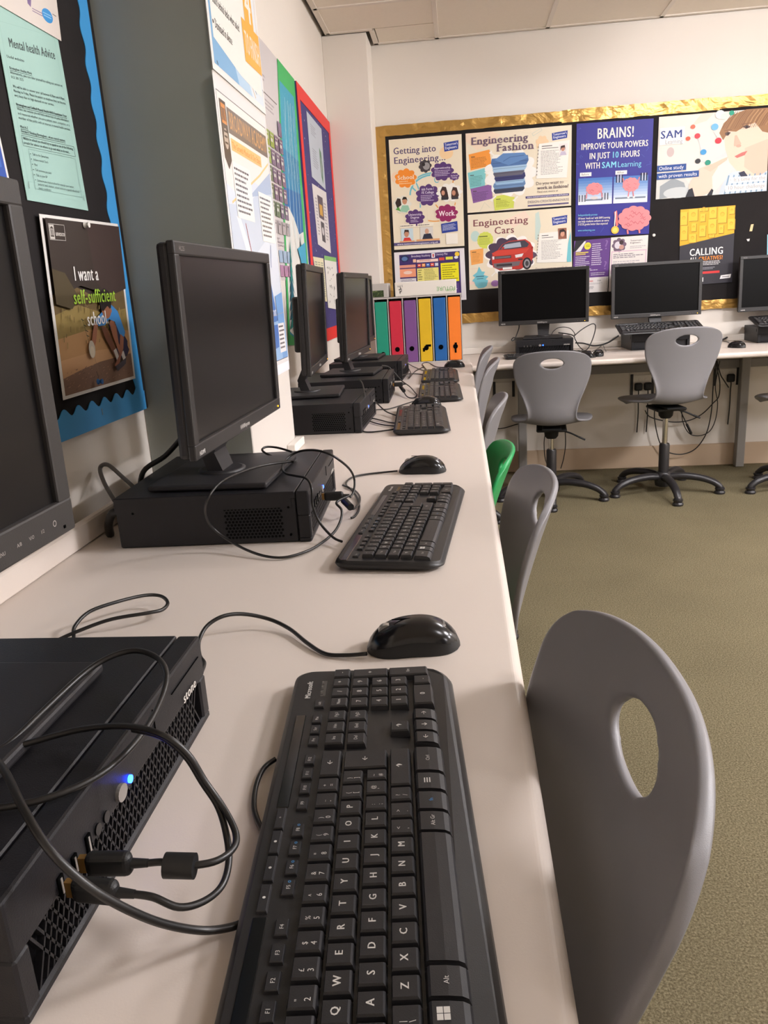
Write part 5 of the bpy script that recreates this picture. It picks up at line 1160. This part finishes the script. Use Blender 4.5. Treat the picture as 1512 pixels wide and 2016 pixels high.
s.frame(6, 76, 204, 200, 5, (214, 180, 196)); s.lines(18, 92, 190, 120, 3, (120, 112, 120)); s.lines(18, 132, 190, 230, 9, (180, 172, 176))
s.build('leaflet', "white Tomorrow's Engineers leaflet beside the purple booklet page", 'notice')
s = plane_sheet(c4, [(1506, 1060), (1700, 1046), (1690, 1340), (1500, 1356)], 210, 297, NB, (150, 206, 222)); s.lines(60, 40, 190, 260, 12, (90, 130, 150))
s.build('notice_sheet', 'pale cyan sheet at the right edge, above the last monitor', 'notice')
def scrap(pts, col, lab, name='paper_scrap', cat='paper'):
    s = Sheet(*[c4(*p) for p in pts], 10, 10, NB, col, th=.002); s.build(name, lab, cat)
scrap([(1385, 985), (1405, 982), (1393, 1035), (1373, 1036)], (226, 200, 150), 'small beige scrap stuck on the black board')
scrap([(1352, 1094), (1376, 1090), (1372, 1108), (1360, 1110)], (226, 222, 220), 'tiny white torn scrap on the black board')
p = c4(665, 1065); tag(MB().lathe([(.0085, 0), (.0085, .003), (.005, .004), (.005, .010), (.0075, .012), (.0075, .014)], 14, Matrix.Translation(p) @ Matrix.Rotation(pi / 2, 4, 'X')).build('push_pin', MT['white']), 'round white push pin on the black board beside the BRAINS poster', 'pin')

# ================================================================== coloured files in their cardboard holder
def c6(x, y, yy): return ony(540 + x / 3.6, 500 + y / 3.6, yy)
yf = 4.43; x0, x1 = c6(720, 600, yf).x - .004, c6(1335, 600, yf).x
zt = c6(1030, 295, yf).z; zb0 = ZB + .0005; dep = .17
bxr = tag(empty('file_holder', ((x0 + x1) / 2, yf, zb0)), 'grey cardboard holder with six upright compartments in the corner', 'file holder')
n = 6; wx = (x1 - x0) / n; hh = zt - zb0; mx = (x0 + x1) / 2
sh = MB(); sh.box((0, dep / 2, hh - .004), (x1 - x0, dep, .008)); sh.box((0, dep / 2, .004), (x1 - x0, dep, .008)); sh.box((0, dep - .003, hh / 2), (x1 - x0, .006, hh - .016)); sh.build('carcass', MT['card'], bxr)
for i in range(n + 1): MB().box((x0 - mx + wx * i + (.003 if i == 0 else -.003 if i == n else 0), dep / 2, hh / 2), (.005, dep - .002, hh - .016)).build('divider', MT['card'], bxr)
for i, cnm in enumerate(('teal', 'red', 'purple', 'yellow', 'navy', 'orange')):
    cxx = x0 + wx * (i + .5); h_ = hh - .030 + (.004 if i in (3, 4, 5) else 0)
    fl = tag(empty('box_file', (cxx, yf, zb0 + .0085), 0), '%s upright box file in the cardboard holder' % {'navy': 'blue', 'teal': 'green'}.get(cnm, cnm), 'file', 'coloured box files in the holder')
    w2 = wx - .014
    mb = MB(); mb.box((0, dep / 2 - .006, h_ / 2), (w2, dep - .018, h_), .004, seg=2)
    mb.build('case', MT['f_' + cnm], fl)
    rg = MB(); zc_ = .075 if i else .052
    ring = [(.0135 * cos(2 * pi * k / 18), -.0004, zc_ + .0135 * sin(2 * pi * k / 18)) for k in range(18)]
    rg.add([(a, b + .0012 + .0, c) for a, b, c in ring] + [(a, b + .0022, c) for a, b, c in ring], [tuple(range(17, -1, -1))] + [(k, (k + 1) % 18, 18 + (k + 1) % 18, 18 + k) for k in range(18)])
    if i == 3: rg.box((.012, .0015, zc_ + .012), (.03, .001, .012)); rg.box((-.014, .0015, zc_ - .01), (.012, .001, .02))
    if i == 4: rg.add([(.008, .001, zc_ + .012), (.018, .001, zc_ - .004), (.004, .001, zc_ + .02)], [(0, 1, 2)])
    if i == 5: rg.box((0, .0015, zc_ - .024), (.010, .001, .022)); rg.box((.002, .0015, zc_ + .016), (.012, .001, .010))
    rg.build('finger_hole', MT['hole'], fl)
# a ream box and a grey tray on top
p0, p1 = c6(853, 240, yf), c6(1290, 230, yf)
rm = tag(empty('paper_box', ((p0.x + p1.x) / 2, yf + .008, zt + .0005), 0), 'white printer paper box lying upside down on the file holder', 'box')
hw = (p1.x - p0.x); rh = c6(1080, 190, yf).z - zt
MB().box((0, .085, rh / 2), (hw, .17, rh), .004, seg=2).build('carton', MT['cardw'], rm)
pr = MB()
def inv(x0_, z0_): return lambda a, b: (x0_ - a, -.0006, z0_ - b)
text_into(pr, 'NEW', inv(hw / 2 - .012, rh * .34), .013, lin((150, 196, 130)), 0); text_into(pr, 'FUTURE', inv(hw / 2 - .004, rh * .52), .021, lin((120, 176, 110)), 0, .95)
text_into(pr, '5 PM', inv(-hw / 2 + .045, rh * .80), .010, lin((90, 86, 84)), 0)
for a, b, c_, d in ((.028, .30, .004, .014), (.033, .34, .006, .004), (.026, .48, .010, .004), (.031, .58, .004, .012), (.036, .46, .003, .016)): pr.box((-hw / 2 + a, -.0006, rh * b), (c_, .0008, d))
pr.c = [c or lin((60, 58, 58)) for c in pr.c]
pr.build('box_lettering', MT['paper'], rm)['kind'] = 'stuff'
q0, q1 = c6(655, 300, yf), c6(800, 300, yf)
tr = tag(empty('document_tray', (x0 + .040, yf + .010, zt + .0005)), 'low grey tray with a leafy green front label on the file holder', 'tray')
MB().box((-.020, .08, rh / 2), (.135, .16, rh), .003).build('tray_body', MT['card'], tr)
s = Sheet((-.084, 0, rh * .52), (.022, 0, rh * .52), (.022, 0, rh * .06), (-.084, 0, rh * .06), 100, 40, NB, (52, 66, 38), gap=.0006, th=.0004)
for k in range(40): a, b = 100 * R.random() * .9, 40 * R.random() * .8; s.line([(a, b + 6), (a + 8 * R.random(), b)], 3, R.choice(((92, 110, 62), (70, 92, 48), (40, 50, 30), (120, 134, 84))))
s.mb.build('leafy_label', MT['paper'], tr)

# ================================================================== sockets and plugs under the back desk
def c7(x, y, yy=DB - .012): return ony(920 + x / 2.554, 480 + y / 2.554, yy)
def socket(pa, pb, label, plugs):
    a, b = c7(*pa), c7(*pb); cx, cz = (a.x + b.x) / 2, (a.z + b.z) / 2; w_, h_ = abs(b.x - a.x), abs(a.z - b.z)
    r = tag(empty('wall_socket', (cx, DB, cz)), label, 'socket')
    MB().box((0, -.004, 0), (w_, .007, h_), .002).build('face_plate', MT['white'], r)
    for sgn in (-1, 1): MB().box((sgn * (w_ / 2 - .004), -.0055, 0), (.016, .006, h_ + .012), .001).build('end_clip', MT['blk'], r)
    for sgn in (-1, 1): MB().box((sgn * .018, -.0085, h_ * .26), (.010, .003, .016), .001).build('rocker_switch', MT['white'], r)
    for i, dx in enumerate(plugs):
        pl = tag(empty('power_plug', (cx + dx, DB - .0085, cz - .008)), 'black mains plug %s in the %s' % (('on the left', 'on the right')[i] if len(plugs) > 1 else 'pushed', label.split(' white ')[0].replace('double', 'socket') + ' socket under the back desk'), 'plug')
        MB().box((0, -.014, 0), (.046, .026, .048), .010, seg=3).build('plug_body', MT['matte'], pl)
        MB().tube(smooth_pts([(0, -.020, -.022), (0, -.024, -.040), (0, -.020, -.07), (.004, -.012, -.16), (.0, -.011, -.28)], 4), .0035, 8).build('flex', MT['cable'], pl)
    return r
socket((826, 662), (935, 758), 'double white wall socket left of the raised chair', (-.026, .030))
socket((1245, 632), (1362, 704), 'double white wall socket near the grey steel desk leg', (.022,))
socket((132, 700), (236, 764), 'white wall socket without plugs near the corner', ())

# ================================================================== cables
def cable(name, parent, pts, r=.0022, m='cable', k=6, n=8):
    P = smooth_pts(pts, k); mb = MB(); mb.tube(P, r, n)
    if parent is None: return mb.build(name, MT[m])
    return mb.build(name, MT[m], parent, local=False)
def Z(px, py, h): return onz(px, py, T + h)
def plug(parent, p, d=(1, 0, 0), L=.034, w_=.016, h_=.0085, name='usb_plug', metal=True):
    d = Vector(d).normalized(); y = Vector((0, 0, 1)).cross(d).normalized(); M = Matrix(((d.x, y.x, 0, p[0]), (d.y, y.y, 0, p[1]), (d.z, y.z, 1, p[2]), (0, 0, 0, 1)))
    mb = MB(); mb.box((L / 2 + .006, 0, 0), (L, h_ + .002, w_), .0046, M=M, seg=4); mb.cyl(M @ Vector((L + .004, 0, 0)), M @ Vector((L + .016, 0, 0)), h_ * .40, .0026, 10)
    o = mb.build(name, MT['matte'], parent, local=False)
    if metal:
        inv_ = chain(o).inverted(); c = MB(); c.box((.0045, 0, 0), (.005, .0042, .011), M=inv_ @ M); c.build('plug_contact', MT['brass'], o)
    return M @ Vector((L + .016, 0, 0))
def px(p, x): return onx(p[0], p[1], x)
# nearest computer: keyboard and mouse leads in the front ports
FX = -.253
h = .054
pA1 = Vector((FX, .390, T + .053)); pA2 = Vector((FX, .372, T + .051))
e1 = plug(kbA, pA1, (1, .06, -.02), .030); e2 = plug(msA, pA2, (1, -.04, -.05), .030)
# strand with the ferrite bead: out of the upper plug, round the loop and back over the case
cA = cable('cable', msA, [e1, e1 + Vector((.010, .001, 0)), Z(352, 1705, .054), Z(420, 1697, .052), Z(458, 1672, .050), Z(464, 1640, .052), Z(440, 1590, .060), Z(405, 1540, .075), Z(370, 1485, .096), Z(320, 1447, .110), Z(250, 1430, .108), Z(160, 1436, .100), Z(60, 1462, .096), Z(-30, 1490, .094), Z(-120, 1520, .094)], .0023)
MB().cyl(Z(325, 1703.5, .0545), Z(384, 1705, .0535), .0078, n=18).build('ferrite_bead', MT['matte'], msA, local=False)
cable('cable', kbA, [e2, e2 + Vector((.012, -.001, -.001)), Z(352, 1786, .040), Z(400, 1775, .036), Z(436, 1745, .036), Z(450, 1700, .040), Z(447, 1650, .048), Z(430, 1590, .058), Z(398, 1540, .072), Z(365, 1488, .092), Z(320, 1451, .106), Z(262, 1436, .106)], .0023)
tag(cable('cable', None, [Z(-110, 1565, .094), Z(-40, 1500, .096), Z(20, 1462, .097), Z(90, 1395, .100), Z(165, 1326, .106), Z(220, 1292, .112), Z(270, 1281, .114), Z(312, 1297, .112), Z(328, 1330, .108), Z(318, 1375, .100), Z(290, 1430, .096), Z(240, 1490, .094), Z(180, 1535, .093), Z(90, 1572, .093), Z(0, 1590, .092), Z(-110, 1600, .091)], .0024), 'black lead looped over the top of the nearest computer', 'cable')
cable('cable', kbA, [Z(-60, 1460, .10), Z(0, 1505, .115), Z(45, 1590, .115), Z(95, 1670, .105), Z(165, 1738, .085), Z(240, 1785, .062), Z(320, 1818, .036), Z(400, 1832, .014), Z(460, 1824, .008), Z(486, 1810, .008)], .0026)
cable('cable', kbA, [Z(543, 1494, .007), Z(520, 1512, .004), Z(505, 1545, .0032), Z(500, 1585, .0032), Z(507, 1615, .004), Z(520, 1640, .007)], .0022)
# mouse lead round the far corner of the computer
cable('cable', msA, [Z(722, 1287, .007), Z(680, 1290, .004), Z(640, 1287, .003), Z(605, 1266, .004), Z(570, 1238, .006), Z(530, 1219, .012), Z(480, 1209, .022), Z(440, 1213, .026), Z(408, 1232, .020), Z(392, 1262, .010), Z(393, 1290, .005), Z(402, 1305, .003), Z(397, 1322, .003), Z(385, 1345, .0032), Z(372, 1372, .0032)], .0024)
tag(cable('cable', None, [Z(60, 1290, .003), Z(110, 1262, .004), Z(160, 1240, .010), Z(220, 1219, .016), Z(290, 1207, .016), Z(320, 1200, .014), Z(330, 1186, .014), Z(315, 1173, .016), Z(280, 1173, .020), Z(220, 1188, .024), Z(175, 1205, .022), Z(148, 1232, .014), Z(145, 1252, .005), Z(146, 1275, .003)], .0024), 'thin black lead looped flat on the desk behind the nearest computer', 'cable')
# second computer
def W1(x, y, hgt): return Z(200 + x / 2.043, 820 + y / 2.043, hgt)
eB = plug(kbB, Vector((-.250, 1.283, T + .053)), (1, .0, 0), .034)
cable('cable', kbB, [eB, W1(945, 345, .048), W1(965, 375, .038), W1(962, 415, .024), W1(938, 462, .012), W1(890, 505, .006), W1(830, 540, .005), W1(740, 566, .004), W1(660, 562, .005), W1(580, 535, .010), W1(500, 490, .022), W1(440, 440, .045), W1(417, 385, .075), W1(430, 325, .105), W1(480, 265, .118), W1(560, 225, .112), W1(650, 197, .105), W1(750, 182, .102), W1(775, 183, .101)], .0022)
cable('cable', kbB, [W1(966, 503, .010), W1(930, 485, .012), W1(880, 430, .030), W1(850, 360, .060), W1(845, 290, .088), W1(825, 250, .100), W1(780, 238, .098), W1(740, 228, .097), W1(728, 205, .098), W1(745, 170, .102), W1(790, 142, .112), W1(850, 135, .118), W1(910, 148, .114), W1(960, 178, .098), W1(1000, 215, .070), W1(1017, 255, .045), W1(1014, 300, .028), W1(1000, 325, .02)], .0022)
tag(cable('cable', None, [W1(735, 188, .092), W1(700, 165, .093), W1(660, 148, .098), W1(646, 133, .104), W1(665, 122, .106), W1(710, 126, .102), W1(765, 142, .096)], .0022), 'short black lead loop on top of the computer by the pillar', 'cable')
eB2 = plug(msB, Vector((-.250, 1.30, T + .048)), (1, .15, 0), .02, metal=False)
MB().cyl(W1(975, 338, .030), W1(1002, 365, .024), .0065, n=14).build('ferrite_bead', MT['matte'], msB, local=False)
cable('cable', msB, [eB2, W1(960, 325, .034), W1(985, 350, .028), W1(1010, 372, .018), W1(1035, 350, .008), W1(1037, 320, .004), W1(1015, 295, .003), W1(990, 285, .003), W1(984, 265, .003), W1(1010, 244, .003), W1(1060, 233, .003), W1(1120, 226, .003), W1(1190, 219, .006)], .0021)
cable('cable', msB, [W1(968, 275, .018), W1(1000, 290, .010), W1(1030, 330, .004), W1(1036, 370, .003), W1(1020, 400, .003), W1(1004, 408, .003)], .0021)
# leads behind the second computer
tag(cable('cable', None, [onz(225, 985, T + .060), onz(205, 950, T + .085), onz(197, 922, T + .105), onz(212, 915, T + .112), onz(240, 938, T + .09), onz(262, 958, T + .07)], .004, 'cablegrey'), 'grey lead arched against the wall behind the computer by the pillar', 'cable')
tag(cable('cable', None, [Vector((-.50, 1.33, T + .16)), Vector((-.55, 1.36, T + .12)), Vector((-.60, 1.37, T + .09)), Vector((-.615, 1.38, T + .04)), Vector((-.60, 1.40, T + .006))], .005), 'thick black monitor lead dropping behind the computer by the pillar', 'cable')
cable('power_lead', pcB, [Vector((-.580, 1.225, T + .05)), Vector((-.600, 1.222, T + .052)), Vector((-.615, 1.23, T + .03)), Vector((-.625, 1.25, T + .006))], .0075)
# computers beyond the pillar
def F6(x, y, hgt): return Z(540 + x / 3.6, 500 + y / 3.6, hgt)
cable('cable', kbC, [F6(600, 890, .11), F6(625, 920, .105), F6(640, 1000, .09), F6(632, 1080, .06), F6(618, 1160, .03), F6(612, 1220, .008), F6(630, 1256, .003), F6(690, 1262, .003), F6(800, 1250, .005), F6(880, 1235, .006)], .0022)
cable('cable', kbC, [F6(640, 965, .094), F6(680, 1010, .07), F6(740, 1070, .03), F6(790, 1115, .012), F6(850, 1140, .010), F6(900, 1150, .008)], .0022)
cable('cable', msC, [F6(690, 1110, .02), F6(740, 1103, .006), F6(800, 1100, .003), F6(860, 1085, .003), F6(930, 1062, .004), F6(985, 1045, .006)], .0020)
tag(cable('cable', None, [F6(885, 1222, .006), F6(800, 1215, .004), F6(740, 1205, .004), F6(690, 1190, .004), F6(650, 1175, .005), F6(690, 1165, .005), F6(760, 1180, .004), F6(820, 1195, .004), F6(885, 1200, .006)], .0020), 'thin black leads bunched left of the keyboard past the pillar', 'cable')
cable('cable', kbD, [F6(760, 790, .10), F6(810, 800, .09), F6(860, 850, .06), F6(905, 900, .03), F6(960, 940, .012), F6(1000, 985, .006), F6(1010, 1000, .004), F6(985, 1020, .003), F6(940, 1010, .006), F6(905, 955, .02), F6(870, 915, .035)], .0022)
MB().cyl(F6(893, 938, .022), F6(918, 970, .018), .007, n=12).build('ferrite_bead', MT['matte'], kbD, local=False)
plug(kbD, Vector((-.256, 2.865, T + .052)), (1, .1, 0), .034)
cable('cable', msD, [F6(885, 745, .05), F6(920, 760, .02), F6(990, 800, .006), F6(1080, 830, .003), F6(1050, 780, .003), F6(1090, 770, .003), F6(1150, 800, .003), F6(1215, 803, .006)], .0022)
cable('cable', kbE, [F6(905, 860, .03), F6(950, 850, .012), F6(1010, 850, .006), F6(1065, 858, .006)], .0022)
tag(cable('cable', None, [F6(890, 750, .05), F6(930, 780, .03), F6(965, 840, .012), F6(955, 880, .006), F6(1000, 830, .004), F6(1060, 800, .003)], .0022), 'tangled black leads in front of the farthest computer on the long desk', 'cable')
# back desk
def B4(x, y, yy): return ony(940 + x / 5.4, 600 + y / 5.4, yy)
def lead(label, pts, r=.003): return tag(cable('cable', None, pts, r), label, 'cable')
lead('black lead hanging from the left side of the blue-lit computer monitor', [B4(443, 215, 4.70), B4(440, 250, 4.70), B4(420, 310, 4.70), B4(398, 360, 4.69), B4(375, 382, 4.68), B4(362, 372, 4.68), B4(380, 350, 4.68), B4(400, 352, 4.69)])
lead('black lead looping up beside the blue-lit computer', [B4(1030, 330, 4.70), B4(1100, 270, 4.72), B4(1180, 220, 4.74), B4(1230, 202, 4.75), B4(1255, 225, 4.75), B4(1245, 300, 4.75), B4(1210, 400, 4.74), B4(1170, 470, 4.72), B4(1130, 482, 4.70), B4(1080, 440, 4.68), B4(1040, 370, 4.67), B4(1020, 330, 4.68), B4(960, 310, 4.70), B4(860, 298, 4.72)])
lead('black lead bundle lying on the back desk between two computers', [B4(1045, 405, 4.72), B4(1130, 410, 4.75), B4(1230, 435, 4.75), B4(1320, 425, 4.75), B4(1400, 395, 4.76), B4(1470, 350, 4.78), B4(1500, 330, 4.79)], .0045)
lead('thin lead arched over the blue-lit computer', [B4(785, 320, 4.74), B4(810, 280, 4.75), B4(860, 245, 4.76), B4(930, 238, 4.76), B4(990, 255, 4.76), B4(1030, 300, 4.75), B4(1032, 325, 4.74)], .0022)
cable('cable', msF, [onz(1003 + 150, 698, ZB + .003), onz(1170, 690, ZB + .004), onz(1180, 684, ZB + .006), onz(1186, 678, ZB + .02), onz(1190, 686, ZB + .01), onz(1193, 692, ZB + .008)], .002)
cable('cable', msE, [onz(1158, 704, ZB + .006), onz(1150, 692, ZB + .003), onz(1130, 690, ZB + .003)], .002)
lead('black leads gathered on the desk left of the last computer', [onz(1418, 671, ZB + .004), onz(1430, 665, ZB + .02), onz(1444, 657, ZB + .03), onz(1450, 652, ZB + .04)], .005)
cable('cable', msG, [onz(1441, 683, ZB + .008), onz(1434, 674, ZB + .004), onz(1424, 672, ZB + .004)], .002)
# hanging leads under the back desk
def U(x, y, yy=DB - .06): return ony(1180 + x / 4.554, 640 + y / 4.554, yy)
lead('long black lead drooping low under the back desk behind the raised chair', [U(495, 760, 4.79), U(495, 840, 4.79), U(515, 960, 4.79), U(550, 1070, 4.79), U(620, 1140, 4.79), U(740, 1158, 4.79), U(860, 1110, 4.79), U(950, 990, 4.79), U(990, 860, 4.79), U(1010, 720, 4.79), U(1020, 560, 4.79), U(1040, 400, 4.79), U(1050, 310, 4.79)], .0034)
lead('black lead slung in a shallow curve under the back desk', [U(410, 765, 4.80), U(450, 820, 4.80), U(560, 855, 4.80), U(690, 870, 4.80), U(820, 850, 4.80), U(930, 790, 4.80), U(1020, 700, 4.80), U(1070, 640, 4.80), U(1080, 520, 4.80), U(1060, 400, 4.80), U(1050, 330, 4.80)], .0034)
lead('black lead with an inline connector hanging under the back desk', [U(740, 750, 4.78), U(745, 850, 4.78), U(780, 940, 4.78), U(830, 985, 4.78), U(910, 990, 4.78), U(990, 950, 4.78), U(1040, 850, 4.78), U(1060, 700, 4.78), U(1040, 560, 4.78), U(1060, 420, 4.78), U(1080, 320, 4.78)], .0028)
lead('black lead crossing to the plug by the desk leg', [U(1055, 320, 4.785), U(1085, 440, 4.785), U(1120, 500, 4.785), U(1160, 560, 4.785)], .0034)
tag(MB().tube(smooth_pts([U(722, 755, 4.775), U(760, 840, 4.775), U(785, 890, 4.775)], 4), .003, 8).tube([U(783, 888, 4.775), U(825, 975, 4.775)], .0075, 10).build('inline_connector', MT['matte']), 'black inline connector dangling under the raised chair seat', 'connector')
lead('black lead running along the wall near the corner under the back desk', [c7(100, 905, 4.82), c7(140, 928, 4.82), c7(190, 925, 4.82), c7(260, 905, 4.82), c7(330, 900, 4.82)], .003)
lead('black leads falling behind the blue-lit computer chair, left one', [c7(395, 945, 4.79), c7(386, 1000, 4.79), c7(392, 1080, 4.79), c7(410, 1130, 4.79)], .003)
lead('black leads falling behind the blue-lit computer chair, right one', [c7(492, 945, 4.79), c7(494, 1010, 4.79), c7(484, 1080, 4.79), c7(470, 1130, 4.79)], .003)
for o in list(bpy.data.objects):
    if o.type == 'MESH' and o.name.split('.')[0] in ('gloss_strip', 'key_legends'): o['kind'] = 'stuff'
